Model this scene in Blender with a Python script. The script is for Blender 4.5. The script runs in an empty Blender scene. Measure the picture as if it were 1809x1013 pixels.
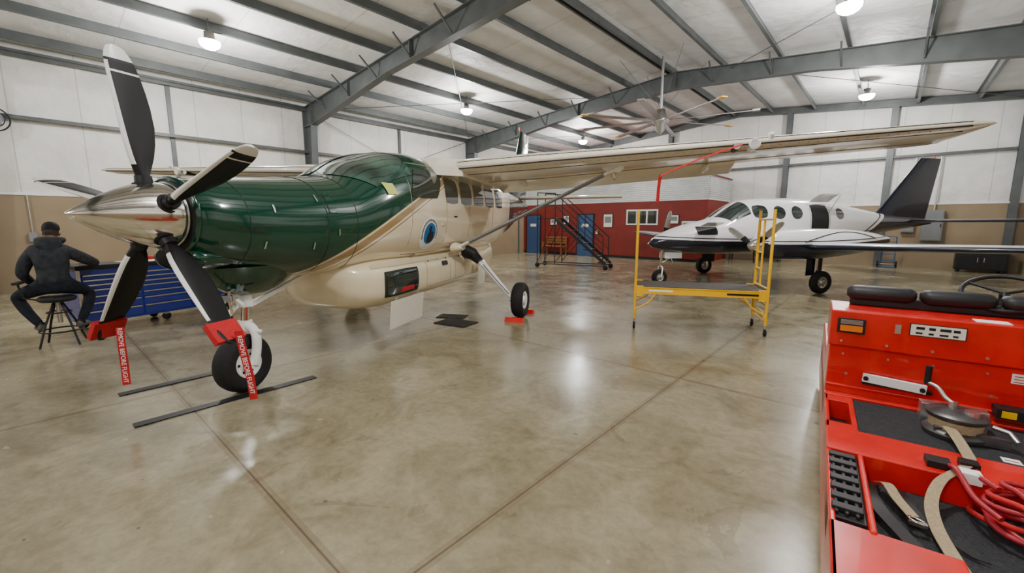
import bpy, math, random
from mathutils import Vector, Matrix
random.seed(4)
D=bpy.data; C=bpy.context
R=math.radians
# ------------------------------------------------------------------ materials
def mat(name,col,rough=0.5,metal=0.0,var=0.0,scale=6.0,bump=0.0,coat=0.0,emit=None,estr=0,trans=0.0,spec=None):
    m=D.materials.new(name); m.use_nodes=True; nt=m.node_tree; b=nt.nodes['Principled BSDF']
    b.inputs['Base Color'].default_value=(*col,1); b.inputs['Roughness'].default_value=rough
    b.inputs['Metallic'].default_value=metal; b.inputs['Coat Weight'].default_value=coat
    b.inputs['Coat Roughness'].default_value=0.04
    if spec is not None: b.inputs['Specular IOR Level'].default_value=spec
    if trans: b.inputs['Transmission Weight'].default_value=trans
    if emit: b.inputs['Emission Color'].default_value=(*emit,1); b.inputs['Emission Strength'].default_value=estr
    if var>0 or bump>0:
        tc=nt.nodes.new('ShaderNodeTexCoord'); n=nt.nodes.new('ShaderNodeTexNoise')
        n.inputs['Scale'].default_value=scale; n.inputs['Detail'].default_value=5
        nt.links.new(tc.outputs['Object'],n.inputs['Vector'])
        if var>0:
            r=nt.nodes.new('ShaderNodeValToRGB')
            r.color_ramp.elements[0].position=.3; r.color_ramp.elements[1].position=.7
            r.color_ramp.elements[0].color=(*[c*(1-var) for c in col],1)
            r.color_ramp.elements[1].color=(*[min(1,c*(1+var)) for c in col],1)
            nt.links.new(n.outputs['Fac'],r.inputs['Fac']); nt.links.new(r.outputs['Color'],b.inputs['Base Color'])
        if bump>0:
            bp=nt.nodes.new('ShaderNodeBump'); bp.inputs['Strength'].default_value=bump; bp.inputs['Distance'].default_value=.02
            nt.links.new(n.outputs['Fac'],bp.inputs['Height']); nt.links.new(bp.outputs['Normal'],b.inputs['Normal'])
    return m
class NT:
    def __init__(s,m): s.t=m.node_tree; s.n=s.t.nodes; s.l=s.t.links
    def val(s,x,inp):
        if isinstance(x,(int,float)): inp.default_value=x
        else: s.l.new(x,inp)
    def m(s,op,a,b=0.0,c=None):
        n=s.n.new('ShaderNodeMath'); n.operation=op; s.val(a,n.inputs[0]); s.val(b,n.inputs[1])
        if c is not None: s.val(c,n.inputs[2])
        return n.outputs[0]
    def mix(s,f,a,b):
        n=s.n.new('ShaderNodeMix'); n.data_type='RGBA'; s.val(f,n.inputs[0])
        for v,i in((a,6),(b,7)):
            if isinstance(v,tuple): n.inputs[i].default_value=(*v,1)
            else: s.l.new(v,n.inputs[i])
        return n.outputs[2]
    def xyz(s):
        tc=s.n.new('ShaderNodeTexCoord'); x=s.n.new('ShaderNodeSeparateXYZ'); s.l.new(tc.outputs['Object'],x.inputs[0])
        return tc.outputs['Object'],x.outputs[0],x.outputs[1],x.outputs[2]
    def noise(s,vec,scale,detail=4,rough=.5,dist=0):
        n=s.n.new('ShaderNodeTexNoise'); s.l.new(vec,n.inputs['Vector']); n.inputs['Scale'].default_value=scale
        n.inputs['Detail'].default_value=detail; n.inputs['Roughness'].default_value=rough; n.inputs['Distortion'].default_value=dist
        return n.outputs['Fac']
    def ramp(s,f,p0,c0,p1,c1):
        r=s.n.new('ShaderNodeValToRGB'); s.l.new(f,r.inputs[0]); e=r.color_ramp.elements
        e[0].position=p0; e[0].color=(*c0,1); e[1].position=p1; e[1].color=(*c1,1); return r.outputs[0]

def floor_mat():
    m=mat('polished_concrete',(.36,.32,.23),.25); t=NT(m); v,x,y,z=t.xyz(); b=t.n['Principled BSDF']
    big=t.noise(v,.35,5,.6,.4); mid=t.noise(v,1.7,8,.65,.6); fine=t.noise(v,14,6,.7)
    c=t.ramp(big,.35,(.235,.20,.118),.65,(.36,.315,.205))
    c2=t.ramp(mid,.36,(.145,.12,.066),.60,(.375,.335,.225))
    c=t.mix(.5,c,c2)
    sp=t.ramp(fine,.3,(.62,.62,.62),.6,(1,1,1))
    mx=t.n.new('ShaderNodeMix'); mx.data_type='RGBA'; mx.blend_type='MULTIPLY'; mx.inputs[0].default_value=.6
    t.l.new(c,mx.inputs[6]); t.l.new(sp,mx.inputs[7]); c=mx.outputs[2]
    st=t.noise(v,1.3,5,.6,1.4); stf=t.m('MULTIPLY',t.m('GREATER_THAN',st,.64),.28)
    c=t.mix(stf,c,(.11,.08,.042))
    s2=t.noise(v,5.,3,.5,.3); c=t.mix(t.m('MULTIPLY',t.m('GREATER_THAN',s2,.73),.5),c,(.44,.40,.30))
    s3=t.noise(v,7.3,2,.4,.2); c=t.mix(t.m('MULTIPLY',t.m('GREATER_THAN',s3,.77),.5),c,(.06,.05,.03))
    def joint(a,off,per,w):
        f=t.m('FRACT',t.m('ADD',t.m('DIVIDE',t.m('SUBTRACT',a,off),per),100.5))
        return t.m('LESS_THAN',t.m('ABSOLUTE',t.m('SUBTRACT',f,.5)),w/per)
    j=t.m('MAXIMUM',joint(x,-1.54,3.65,.006),joint(y,.8,3.65,.006))
    jw=t.m('MAXIMUM',joint(x,-1.54,3.65,.035),joint(y,.8,3.65,.035))
    c=t.mix(t.m('MULTIPLY',jw,.35),c,(.17,.11,.06))
    c=t.mix(t.m('MULTIPLY',j,.6),c,(.06,.045,.03))
    t.l.new(c,b.inputs['Base Color'])
    rr=t.m('ADD',t.m('MULTIPLY',mid,.30),.06); t.l.new(rr,b.inputs['Roughness'])
    bp=t.n.new('ShaderNodeBump'); bp.inputs['Strength'].default_value=.06; bp.inputs['Distance'].default_value=.01
    t.l.new(mid,bp.inputs['Height']); t.l.new(bp.outputs[0],b.inputs['Normal'])
    b.inputs['Specular IOR Level'].default_value=.6
    return m
def vinyl_mat(name,base,axis,per,off=0.):
    m=mat(name,base,.55); t=NT(m); v,x,y,z=t.xyz(); b=t.n['Principled BSDF']
    n=t.noise(v,1.1,5,.6); c=t.ramp(n,.3,tuple(k*.80 for k in base),.7,base)
    a={'x':x,'y':y,'z':z}[axis]
    f=t.m('FRACT',t.m('ADD',t.m('DIVIDE',t.m('SUBTRACT',a,off),per),100.5))
    d=t.m('ABSOLUTE',t.m('SUBTRACT',f,.5)); j=t.m('LESS_THAN',d,.012/per)
    c=t.mix(t.m('MULTIPLY',j,.4),c,(.2,.19,.16)); t.l.new(c,b.inputs['Base Color'])
    w=t.n.new('ShaderNodeTexNoise'); t.l.new(v,w.inputs[0]); w.inputs['Scale'].default_value=3; w.inputs['Detail'].default_value=3
    bp=t.n.new('ShaderNodeBump'); bp.inputs['Strength'].default_value=.6; bp.inputs['Distance'].default_value=.06
    t.l.new(w.outputs[0],bp.inputs['Height']); t.l.new(bp.outputs[0],b.inputs['Normal'])
    return m
GREEN=(.0,.040,.022); CREAM=(.82,.72,.51)
def caravan_paint():
    m=mat('caravan_paint',CREAM,.14,coat=.7); t=NT(m); v,x,y,z=t.xyz(); b=t.n['Principled BSDF']
    zz=t.m('SUBTRACT',z,1.42)
    bd=t.m('ADD',t.m('MULTIPLY',zz,1.9),t.m('ADD',.99,t.m('MULTIPLY',t.m('POWER',t.m('ABSOLUTE',zz),2.0),.25)))
    d=t.m('SUBTRACT',y,bd)
    def band(a,bb): return t.m('MULTIPLY',t.m('GREATER_THAN',d,a),t.m('LESS_THAN',d,bb))
    c=t.mix(band(.06,.26),CREAM,(.34,.22,.10)); c=t.mix(band(.32,.36),c,(.34,.22,.10)); c=t.mix(band(-.0,.025),c,(.5,.40,.2))
    c=t.mix(t.m('LESS_THAN',d,0.),c,GREEN)
    tail=t.m('GREATER_THAN',y,t.m('ADD',5.9,t.m('MULTIPLY',z,.4)))
    c=t.mix(tail,c,(.01,.03,.025))
    t.l.new(c,b.inputs['Base Color']); return m
def twin_paint():
    m=mat('twin_paint',(.85,.85,.85),.15,coat=.6); t=NT(m); v,x,y,z=t.xyz(); b=t.n['Principled BSDF']
    line=t.m('ADD',1.17,t.m('MULTIPLY',t.m('POWER',t.m('ABSOLUTE',t.m('SUBTRACT',y,2.2)),2.),.012))
    d=t.m('SUBTRACT',z,line)
    c=t.mix(t.m('LESS_THAN',d,0.),(.86,.86,.87),(.012,.014,.03))
    c=t.mix(t.m('MULTIPLY',t.m('GREATER_THAN',d,.05),t.m('LESS_THAN',d,.075)),c,(.02,.02,.04))
    sw=t.m('SUBTRACT',y,t.m('ADD',6.0,t.m('MULTIPLY',t.m('SUBTRACT',z,1.2),1.6)))
    c=t.mix(t.m('GREATER_THAN',sw,0.),c,(.012,.014,.03))
    c=t.mix(t.m('MULTIPLY',t.m('GREATER_THAN',sw,-.25),t.m('LESS_THAN',sw,-.17)),c,(.03,.03,.05))
    t.l.new(c,b.inputs['Base Color']); return m

M={}
M['floor']=floor_mat()
M['wall']=vinyl_mat('wall_vinyl',(.80,.785,.74),'y',1.2)
M['wallb']=vinyl_mat('wall_vinyl_back',(.80,.79,.76),'x',1.2)
M['ceil']=vinyl_mat('ceiling_vinyl',(.78,.775,.76),'y',1.83)
M['tan']=mat('tan_panel',(.27,.20,.12),.5,var=.08,scale=2)
M['trim']=mat('white_trim',(.8,.8,.78),.4)
M['steel']=mat('painted_steel',(.09,.10,.10),.45,.2,var=.15,scale=3)
M['cara']=caravan_paint()
M['cream']=mat('cream_paint',CREAM,.18,coat=.5,var=.03)
M['wingp']=mat('wing_cream',(.82,.76,.62),.2,coat=.5,var=.03)
M['white']=mat('white_paint',(.88,.88,.86),.25,coat=.3,var=.02)
M['doorp']=mat('pod_door_cream',(.80,.76,.66),.25,coat=.3,var=.02)
M['green']=mat('green_paint',GREEN,.12,coat=.8,var=.05)
M['dgreen']=mat('dark_tail',(.01,.03,.025),.2,coat=.5)
M['chrome']=mat('polished_metal',(.80,.77,.72),.11,1.0,bump=.02,scale=20)
M['alu']=mat('aluminium',(.6,.6,.6),.35,1.0,var=.08)
M['blade']=mat('blade_black',(.007,.007,.008),.5,var=.2,spec=.3)
M['black']=mat('black_plastic',(.012,.012,.013),.5,var=.2,spec=.35)
M['rubber']=mat('tire_rubber',(.014,.014,.014),.75,var=.2,bump=.1,scale=40,spec=.3)
M['glass']=mat('dark_glass',(.018,.028,.025),.04,0,coat=1.)
M['wsglass']=mat('tinted_windshield',(.06,.13,.10),.05,0.4,coat=1.,var=.7,scale=2.5)
M['lens']=mat('clear_lens',(.8,.8,.8),.05,.6)
M['seam']=mat('panel_seam',(.01,.02,.015),.6)
M['tseam']=mat('panel_seam_tan',(.34,.27,.17),.6)
M['red']=mat('red_paint',(.66,.008,.005),.3,coat=.5,var=.15,scale=5)
M['redf']=mat('red_fabric',(.50,.008,.012),.8,var=.1,bump=.2,scale=60)
M['whitet']=mat('white_lettering',(.9,.9,.9),.6)
M['yellow']=mat('yellow_paint',(.90,.50,.0),.35,coat=.3,var=.06)
M['ply']=mat('platform_board',(.03,.024,.018),.7,var=.3,scale=8)
M['twin']=twin_paint()
M['tblack']=mat('twin_black',(.006,.008,.02),.3,coat=.2,spec=.3)
M['twhite']=mat('twin_white',(.86,.86,.87),.18,coat=.5)
M['office']=mat('office_red',(.20,.012,.006),.55,var=.12,scale=3)
M['odoor']=mat('blue_door',(.035,.08,.19),.4,var=.05)
M['corr']=mat('corrugated_metal',(.72,.73,.73),.35,.45,var=.1,scale=2)
M['wood']=mat('bench_wood',(.25,.10,.03),.5,var=.3,scale=12)
M['chest']=mat('tool_chest_blue',(.010,.03,.28),.22,coat=.5,var=.06)
M['skin']=mat('skin',(.50,.28,.20),.5)
M['hoodie']=mat('hoodie_charcoal',(.034,.038,.046),.9,var=.35,scale=14,bump=.4,spec=.2)
M['jeans']=mat('dark_jeans',(.015,.018,.027),.85,var=.3,scale=18,bump=.3,spec=.2)
M['cap']=mat('black_cap',(.008,.008,.01),.7,var=.2,spec=.2)
M['hair']=mat('dark_hair',(.03,.018,.01),.8,var=.3,scale=40)
M['shoe']=mat('shoe_grey',(.10,.09,.08),.6)
M['emit']=mat('lamp_lens',(1,1,1),.3,emit=(1,.99,.98),estr=70)
M['mark1']=mat('mark_blue',(.004,.13,.36),.3)
M['mat']=mat('deck_mat',(.03,.032,.035),.85,var=.3,bump=.6,scale=70,spec=.3)
M['strap']=mat('webbing_tan',(.36,.28,.17),.85,var=.15,bump=.3,scale=80)
M['cable']=mat('cable_red',(.35,.012,.025),.4)
M['orange']=mat('amber_lens',(.8,.20,.01),.2,coat=.5)
M['paper']=mat('paper',(.8,.78,.7),.7)
M['greyp']=mat('grey_box',(.2,.21,.22),.5)
M['gun']=mat('cast_iron',(.10,.10,.10),.4,.7,var=.3,scale=15)
M['ybox']=mat('yellow_note',(.55,.6,.15),.6)
M['bluem']=mat('blue_truck',(.03,.10,.25),.4)

# ------------------------------------------------------------------ mesh builder
class B:
    def __init__(s): s.v=[];s.f=[];s.mi=[];s.sm=[];s.ms=[]
    def mid(s,m):
        m=M[m] if isinstance(m,str) else m
        if m not in s.ms: s.ms.append(m)
        return s.ms.index(m)
    def add(s,vs,fs,m,smooth=False):
        o=len(s.v); s.v+= [tuple(v) for v in vs]
        for k,f in enumerate(fs):
            s.f.append([o+i for i in f]); mm=m[k] if isinstance(m,list) else m
            s.mi.append(s.mid(mm)); s.sm.append(smooth)
    def box(s,c,d,m,rot=None):
        vs=[]
        for x in(-.5,.5):
            for y in(-.5,.5):
                for z in(-.5,.5):
                    p=Vector((x*d[0],y*d[1],z*d[2]))
                    if rot: p=rot@p
                    vs.append(p+Vector(c))
        s.add(vs,[(0,1,3,2),(4,6,7,5),(0,4,5,1),(2,3,7,6),(0,2,6,4),(1,5,7,3)],m)
    def bb(s,x0,x1,y0,y1,z0,z1,m): s.box(((x0+x1)/2,(y0+y1)/2,(z0+z1)/2),(abs(x1-x0),abs(y1-y0),abs(z1-z0)),m)
    def beam(s,p0,p1,w,h,m,up=(0,0,1)):
        p0=Vector(p0);p1=Vector(p1);d=(p1-p0);L=d.length;d.normalize();u=Vector(up)
        if abs(d.dot(u))>.99: u=Vector((0,1,0))
        x=d.cross(u).normalized();u=x.cross(d)
        s.box((p0+p1)/2,(w,L,h),m,Matrix((x,d,u)).transposed())
    def prism(s,poly,y0,y1,m):
        n=len(poly); vs=[(x,y0,z) for x,z in poly]+[(x,y1,z) for x,z in poly]
        s.add(vs,[tuple(range(n)),tuple(range(2*n-1,n-1,-1))]+[(i,n+i,n+(i+1)%n,(i+1)%n) for i in range(n)],m)
    def rings(s,rs,m,smooth=True,cap=True,closed=True):
        n=len(rs[0]); vs=[p for r in rs for p in r]; fs=[];ms=[]
        for i in range(len(rs)-1):
            for j in range(n if closed else n-1):
                k=(j+1)%n; fs.append((i*n+j,i*n+k,(i+1)*n+k,(i+1)*n+j)); ms.append(m(i,j) if callable(m) else m)
        s.add(vs,fs,ms,smooth)
        if cap and closed:
            s.add(rs[0],[tuple(range(n-1,-1,-1))],m(0,0) if callable(m) else m,False)
            s.add(rs[-1],[tuple(range(n))],m(len(rs)-2,0) if callable(m) else m,False)
    def frame(s,d):
        d=Vector(d).normalized(); u=Vector((0,0,1)) if abs(d.z)<.95 else Vector((1,0,0))
        a=d.cross(u).normalized(); return d,a,a.cross(d)
    def cyl(s,p0,p1,r0,m,r1=None,n=16,cap=True):
        r1=r0 if r1 is None else r1; p0=Vector(p0);p1=Vector(p1);d,a,b=s.frame(p1-p0)
        s.rings([[p+(a*math.cos(t*2*math.pi/n)+b*math.sin(t*2*math.pi/n))*r for t in range(n)] for p,r in((p0,r0),(p1,r1))],m,True,cap)
    def rev(s,o,ax,prof,m,n=32,cap=False):
        o=Vector(o);d,a,b=s.frame(ax)
        s.rings([[o+d*h+(a*math.cos(t*2*math.pi/n)+b*math.sin(t*2*math.pi/n))*r for t in range(n)] for h,r in prof],m,True,cap)
    def tube(s,pts,r,m,n=8,cap=True):
        pts=[Vector(p) for p in pts]; rs=[]; pa=None
        for i,p in enumerate(pts):
            d=(pts[min(i+1,len(pts)-1)]-pts[max(i-1,0)]).normalized()
            if pa is None: _,pa,_=s.frame(d)
            pa=(pa-d*pa.dot(d)).normalized(); b=pa.cross(d); rr=r[i] if isinstance(r,(list,tuple)) else r
            rs.append([p+(pa*math.cos(t*2*math.pi/n)+b*math.sin(t*2*math.pi/n))*rr for t in range(n)])
        s.rings(rs,m,True,cap)
    def torus(s,c,ax,RR,r,m,n=32,k=10):
        c=Vector(c);d,a,b=s.frame(ax); rs=[]
        for i in range(n+1):
            t=i*2*math.pi/n; e=a*math.cos(t)+b*math.sin(t)
            rs.append([c+e*(RR+r*math.cos(q*2*math.pi/k))+d*r*math.sin(q*2*math.pi/k) for q in range(k)])
        s.rings(rs,m,True,False)
    def grid(s,fn,nu,nv,m,smooth=True):
        vs=[fn(i/nu,j/nv) for i in range(nu+1) for j in range(nv+1)]
        fs=[(i*(nv+1)+j,(i+1)*(nv+1)+j,(i+1)*(nv+1)+j+1,i*(nv+1)+j+1) for i in range(nu) for j in range(nv)]
        s.add(vs,fs,m,smooth)
    def ribbon(s,pts,w,wd,m,th=.004):
        wd=Vector(wd).normalized(); pts=[Vector(p) for p in pts]; rs=[]
        for i,p in enumerate(pts):
            d=(pts[min(i+1,len(pts)-1)]-pts[max(i-1,0)]).normalized(); n=d.cross(wd).normalized()
            rs.append([p+wd*w/2+n*th/2,p-wd*w/2+n*th/2,p-wd*w/2-n*th/2,p+wd*w/2-n*th/2])
        s.rings(rs,m,False,True)
    def build(s,name,parent=None,loc=(0,0,0),rz=0,bevel=0):
        me=D.meshes.new(name); me.from_pydata(s.v,[],s.f)
        for m in s.ms: me.materials.append(m)
        me.polygons.foreach_set('material_index',s.mi); me.polygons.foreach_set('use_smooth',s.sm); me.update()
        o=D.objects.new(name,me); C.collection.objects.link(o); o.location=loc; o.rotation_euler=(0,0,rz)
        if parent: o.parent=parent
        if bevel:
            bm=o.modifiers.new('bevel','BEVEL'); bm.width=bevel; bm.segments=2; bm.limit_method='ANGLE'; bm.angle_limit=R(50)
        return o
def empty(name,loc,rz=0):
    o=D.objects.new(name,None); C.collection.objects.link(o); o.location=loc; o.rotation_euler=(0,0,rz); return o
def text(name,body,size,m,loc,xd,yd,parent=None,align='CENTER'):
    cu=D.curves.new(name,'FONT'); cu.body=body; cu.size=size; cu.align_x=align; cu.align_y='CENTER'; cu.extrude=.0006
    cu.materials.append(M[m]); o=D.objects.new(name,cu); C.collection.objects.link(o)
    xd=Vector(xd).normalized(); yd=Vector(yd).normalized(); zd=xd.cross(yd)
    mm=Matrix((xd,yd,zd)).transposed().to_4x4(); mm.translation=Vector(loc)
    if parent: o.parent=parent
    o.matrix_local=mm; return o
def smooth_pts(pts,n=6):
    P=[Vector(p) for p in pts]; out=[]
    for i in range(len(P)-1):
        a,b_,c,d=P[max(i-1,0)],P[i],P[i+1],P[min(i+2,len(P)-1)]
        for k in range(n):
            t=k/n; out.append(.5*((2*b_)+(c-a)*t+(2*a-5*b_+4*c-d)*t*t+(3*b_-a-3*c+d)*t**3))
    out.append(P[-1]); return out
def herm(keys,y):
    ks=keys
    if y<=ks[0][0]: return ks[0][1:]
    if y>=ks[-1][0]: return ks[-1][1:]
    for i in range(len(ks)-1):
        if ks[i][0]<=y<=ks[i+1][0]: break
    a,b=ks[i],ks[i+1]; h=b[0]-a[0]; t=(y-a[0])/h; out=[]
    for k in range(1,len(a)):
        def sl(j):
            if j<=0: return (ks[1][k]-ks[0][k])/(ks[1][0]-ks[0][0])
            if j>=len(ks)-1: return (ks[-1][k]-ks[-2][k])/(ks[-1][0]-ks[-2][0])
            s1=(ks[j][k]-ks[j-1][k])/(ks[j][0]-ks[j-1][0]); s2=(ks[j+1][k]-ks[j][k])/(ks[j+1][0]-ks[j][0])
            return 0 if s1*s2<=0 else 2*s1*s2/(s1+s2)
        m0,m1=sl(i)*h,sl(i+1)*h; t2=t*t;t3=t2*t
        out.append((2*t3-3*t2+1)*a[k]+(t3-2*t2+t)*m0+(-2*t3+3*t2)*b[k]+(t3-t2)*m1)
    return out
class Loft:
    def __init__(s,keys): s.k=keys
    def pt(s,y,th,off=0):
        zb,zt,hw,n=herm(s.k,y)[:4]; hh=(zt-zb)/2; c,q=math.cos(th),math.sin(th)
        return Vector(((hw+off)*math.copysign(abs(c)**(2/n),c),y,(zb+zt)/2+(hh+off)*math.copysign(abs(q)**(2/n),q)))
    def side(s,y,z,sg=1,off=.006):
        zb,zt,hw,n=herm(s.k,y)[:4]; hh=(zt-zb)/2; q=min(.999,abs((z-(zb+zt)/2)/hh))
        return Vector((sg*(hw*(1-q**n)**(1/n)+off),y,z))
    def mesh(s,b,y0,y1,ny,nt,m,cap=True):
        b.rings([[s.pt(y0+(y1-y0)*i/ny,j*2*math.pi/nt) for j in range(nt)] for i in range(ny+1)],m,True,cap)
    def win(s,b,yc,zc,hy,hz,m,k=.25,sg=1,off=.006,n=8,skew=0):
        def fn(u,v):
            p,q=2*u-1,2*v-1; yy=p*math.sqrt(1-k*q*q); zz=q*math.sqrt(1-k*p*p)
            return s.side(yc+hy*yy+skew*zz,zc+hz*zz,sg,off)
        b.grid(fn,n,n,m)
    def outline(s,b,y0,y1,z0,z1,m,sg=1,r=.005):
        pts=[]
        for a,bb,c,d in((y0,z0,y1,z0),(y1,z0,y1,z1),(y1,z1,y0,z1),(y0,z1,y0,z0)):
            for i in range(8): pts.append(s.side(a+(c-a)*i/8,bb+(d-bb)*i/8,sg,.001))
        pts.append(pts[0]); b.tube(pts,r,m,6,False)
    def ringline(s,b,y,m,t0=0,t1=360,r=.004):
        b.tube([s.pt(y,R(t0+(t1-t0)*i/40),.001) for i in range(41)],r,m,6,False)
def foil(n=20):
    pts=[]
    for i in range(n):
        t=i*2*math.pi/n; x=.5*(1-math.cos(t)); yt=5*(.2969*math.sqrt(max(x,0))-.126*x-.3516*x*x+.2843*x**3-.1036*x**4)
        pts.append((x, yt if t<math.pi else -yt*.6))
    return pts
FO=foil(24)
def wheel(b,c,ax,RR,w,hub='white'):
    c=Vector(c); rr=RR*.5
    b.rev(c,ax,[(-w*.36,rr),(-w*.48,RR*.72),(-w*.44,RR*.88),(-w*.3,RR*.97),(-w*.1,RR),(w*.1,RR),(w*.3,RR*.97),(w*.44,RR*.88),(w*.48,RR*.72),(w*.36,rr)],'rubber',36)
    for sg in(-1,1):
        b.rev(c,Vector(ax)*sg,[(w*.36,rr),(w*.40,rr*.95),(w*.25,rr*.8),(w*.22,rr*.45),(w*.42,rr*.4),(w*.44,rr*.28),(w*.44,.001)],hub,28)
        d,a,e=b.frame(ax)
        for i in range(6):
            t=i*math.pi/3; p=c+(a*math.cos(t)+e*math.sin(t))*rr*.66+d*sg*w*.235
            b.cyl(p,p+d*sg*w*.03,rr*.1,'black',n=8)

# ------------------------------------------------------------------ room shell
RZ=-R(41.5)
QL,QR,SF,SB,QM=-15.5,3.35,-7.0,21.8,-5.6
def roof(q): return 6.6-.088*abs(q-QM)
def rw(q,s,z=0): # room -> world
    return Vector((.7490*q+.6626*s,-.6626*q+.7490*s,z))
b=B(); b.bb(QL-.3,QR+.3,SF-.3,SB+.3,-.2,0,'floor'); b.build('floor',rz=RZ)
b=B(); b.prism([(QL-.2,roof(QL-.2)),(QM,roof(QM)),(QR+.2,roof(QR+.2)),(QR+.2,roof(QR+.2)+.15),(QM,roof(QM)+.15),(QL-.2,roof(QL-.2)+.15)],SF-.2,SB+.2,'ceil'); b.build('ceiling',rz=RZ)
for nm,q0,q1,sg in(('wall_left',QL-.2,QL,1),('wall_right',QR,QR+.2,-1)):
    b=B(); b.bb(q0,q1,SF,SB,0,roof(QL if sg>0 else QR),'wall'); qi=QL if sg>0 else QR
    b.bb(qi,qi+.05*sg,SF,SB,0,2.3,'tan'); b.bb(qi,qi+.07*sg,SF,SB,2.3,2.36,'trim'); b.build(nm,rz=RZ)
for nm,s0,s1,sg in(('wall_back',SB,SB+.2,-1),('wall_front',SF-.2,SF,1)):
    b=B(); b.prism([(QL,0),(QR,0),(QR,roof(QR)),(QM,roof(QM)),(QL,roof(QL))],s0,s1,'wallb'); si=SB if sg<0 else SF
    b.bb(QL,QR,si,si+.05*sg,0,2.3,'tan'); b.bb(QL,QR,si,si+.07*sg,2.3,2.36,'trim'); b.build(nm,rz=RZ)
def frame_obj(s0):
    b=B(); st='steel'
    for sg in(1,-1):
        qo=QL+.06 if sg>0 else QR-.06
        top=roof(qo)-.22
        f=lambda d: qo+sg*d
        b.beam((f(0),s0,0),(f(0),s0,top),.22,.02,st,up=(1,0,0))
        b.beam((f(.25),s0,0),(f(.6),s0,top-.62),.22,.02,st,up=(1,0,0))
        b.prism([(f(0),0),(f(.25),0),(f(.6),top-.62),(f(.6),roof(f(.6))-.22),(f(0),top)],s0-.008,s0+.008,st)
        b.beam((f(0),s0,top-.62),(f(.6),s0,top-.62),.2,.02,st)
        b.beam((f(.6),s0,top-.62),(f(.6),s0,roof(f(.6))-.22),.22,.02,st,up=(1,0,0))
        qm=f(5.2)
        pts_t=[(f(0),top),(QM,roof(QM)-.22)]
        pts_b=[(f(.6),top-.62),(qm,roof(qm)-.22-.42),(QM,roof(QM)-.22-.5)]
        b.beam((pts_t[0][0],s0,pts_t[0][1]),(pts_t[1][0],s0,pts_t[1][1]),.22,.02,st)
        for i in range(2): b.beam((pts_b[i][0],s0,pts_b[i][1]),(pts_b[i+1][0],s0,pts_b[i+1][1]),.22,.02,st)
        b.prism([(f(.6),roof(f(.6))-.22),(QM,roof(QM)-.22),(QM,roof(QM)-.72),(qm,roof(qm)-.64),(f(.6),top-.62)],s0-.008,s0+.008,st)
        for k in range(1,6):
            q=f(k*1.55)
            if k%2==0: b.bb(q-.01,q+.01,s0-.1,s0+.1,roof(q)-.66,roof(q)-.22,st)
            for e in(-1,1): b.beam((q,s0+.05*e,roof(q)-.62),(q,s0+.55*e,roof(q)-.18),.04,.03,st)
    b.bb(QM-.012,QM+.012,s0-.11,s0+.11,roof(QM)-.75,roof(QM)-.2,st)
    b.build('steel_frame',rz=RZ)
for s0 in(-.75,6.75,14.25): frame_obj(s0)
b=B()
q=QL+.75
qs=[]
while q<QR:
    qs.append(q); q+=1.5
for q in qs:
    z=roof(q)
    b.bb(q-.006,q+.006,SF,SB,z-.205,z,'steel'); b.bb(q-.07,q+.006,SF,SB,z-.012,z-.001,'steel'); b.bb(q-.006,q+.075,SF,SB,z-.212,z-.2,'steel')
    b.bb(q+.063,q+.075,SF,SB,z-.2,z-.175,'steel')
b.bb(QM-.28,QM-.27,SF,SB,roof(QM)-.23,roof(QM)-.02,'steel')
for (q1,s1,q2,s2) in((-15.3,6.75,-8,14.25),(-8,6.75,-15.3,14.25),(-4.,6.75,3.2,14.25),(3.2,6.75,-4.,14.25),(-15.3,14.25,-8,21.7),(-4,14.25,3.2,21.7)):  # diagonal brace rods, not purlins, joined into the same mesh
    b.cyl((q1,s1,roof(q1)-.3),(q2,s2,roof(q2)-.3),.01,'steel',n=6)
b.build('roof_purlins_braces',rz=RZ)
b=B()
for q,sg in((QL,1),(QR,-1)):
    for z in(4.1,):
        b.bb(q,q+.2*sg,SF,SB,z-.006,z+.006,'steel'); b.bb(q+.19*sg,q+.2*sg,SF,SB,z-.075,z,'steel')
    b.bb(q,q+.2*sg,SF,SB,5.48,5.5,'steel'); b.bb(q+.18*sg,q+.2*sg,SF,SB,5.4,5.56,'steel')
for z in(4.1,):
    b.bb(QL,QR,SB-.2,SB,z-.006,z+.006,'steel'); b.bb(QL,QR,SB-.2,SB-.19,z-.075,z,'steel')
for q in(-12.,-8.6,-3.6,-.3,2.95):
    b.bb(q-.1,q+.1,SB-.26,SB-.245,0,roof(q)-.1,'steel'); b.bb(q-.01,q+.01,SB-.25,SB-.05,0,roof(q)-.1,'steel'); b.bb(q-.1,q+.1,SB-.06,SB-.045,0,roof(q)-.1,'steel')
for i,sg in enumerate((1,-1)):
    q2=QL if sg>0 else QR
    b.beam((q2,SB-.15,roof(q2)-.15),(QM,SB-.15,roof(QM)-.15),.2,.24,'steel')
for s in(3.,10.5,18.): b.bb(QL,QL+.08,s-.05,s+.05,0,5.5,'steel')
b.cyl((QL+.1,6.9,5.4),(QL+.1,14.1,2.5),.009,'steel',n=6); b.cyl((QL+.1,6.9,2.5),(QL+.1,14.1,5.4),.009,'steel',n=6)
b.build('wall_girts',rz=RZ)
b=B()
def strip(x0,y0,x1,y1,w):
    b.beam((x0,y0,.006),(x1,y1,.006),w,.008,'black')
strip(-3.10,3.27,-2.13,4.39,.10); strip(-3.80,3.90,-3.2,4.62,.10)
b.build('floor_guide_strips')

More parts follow.
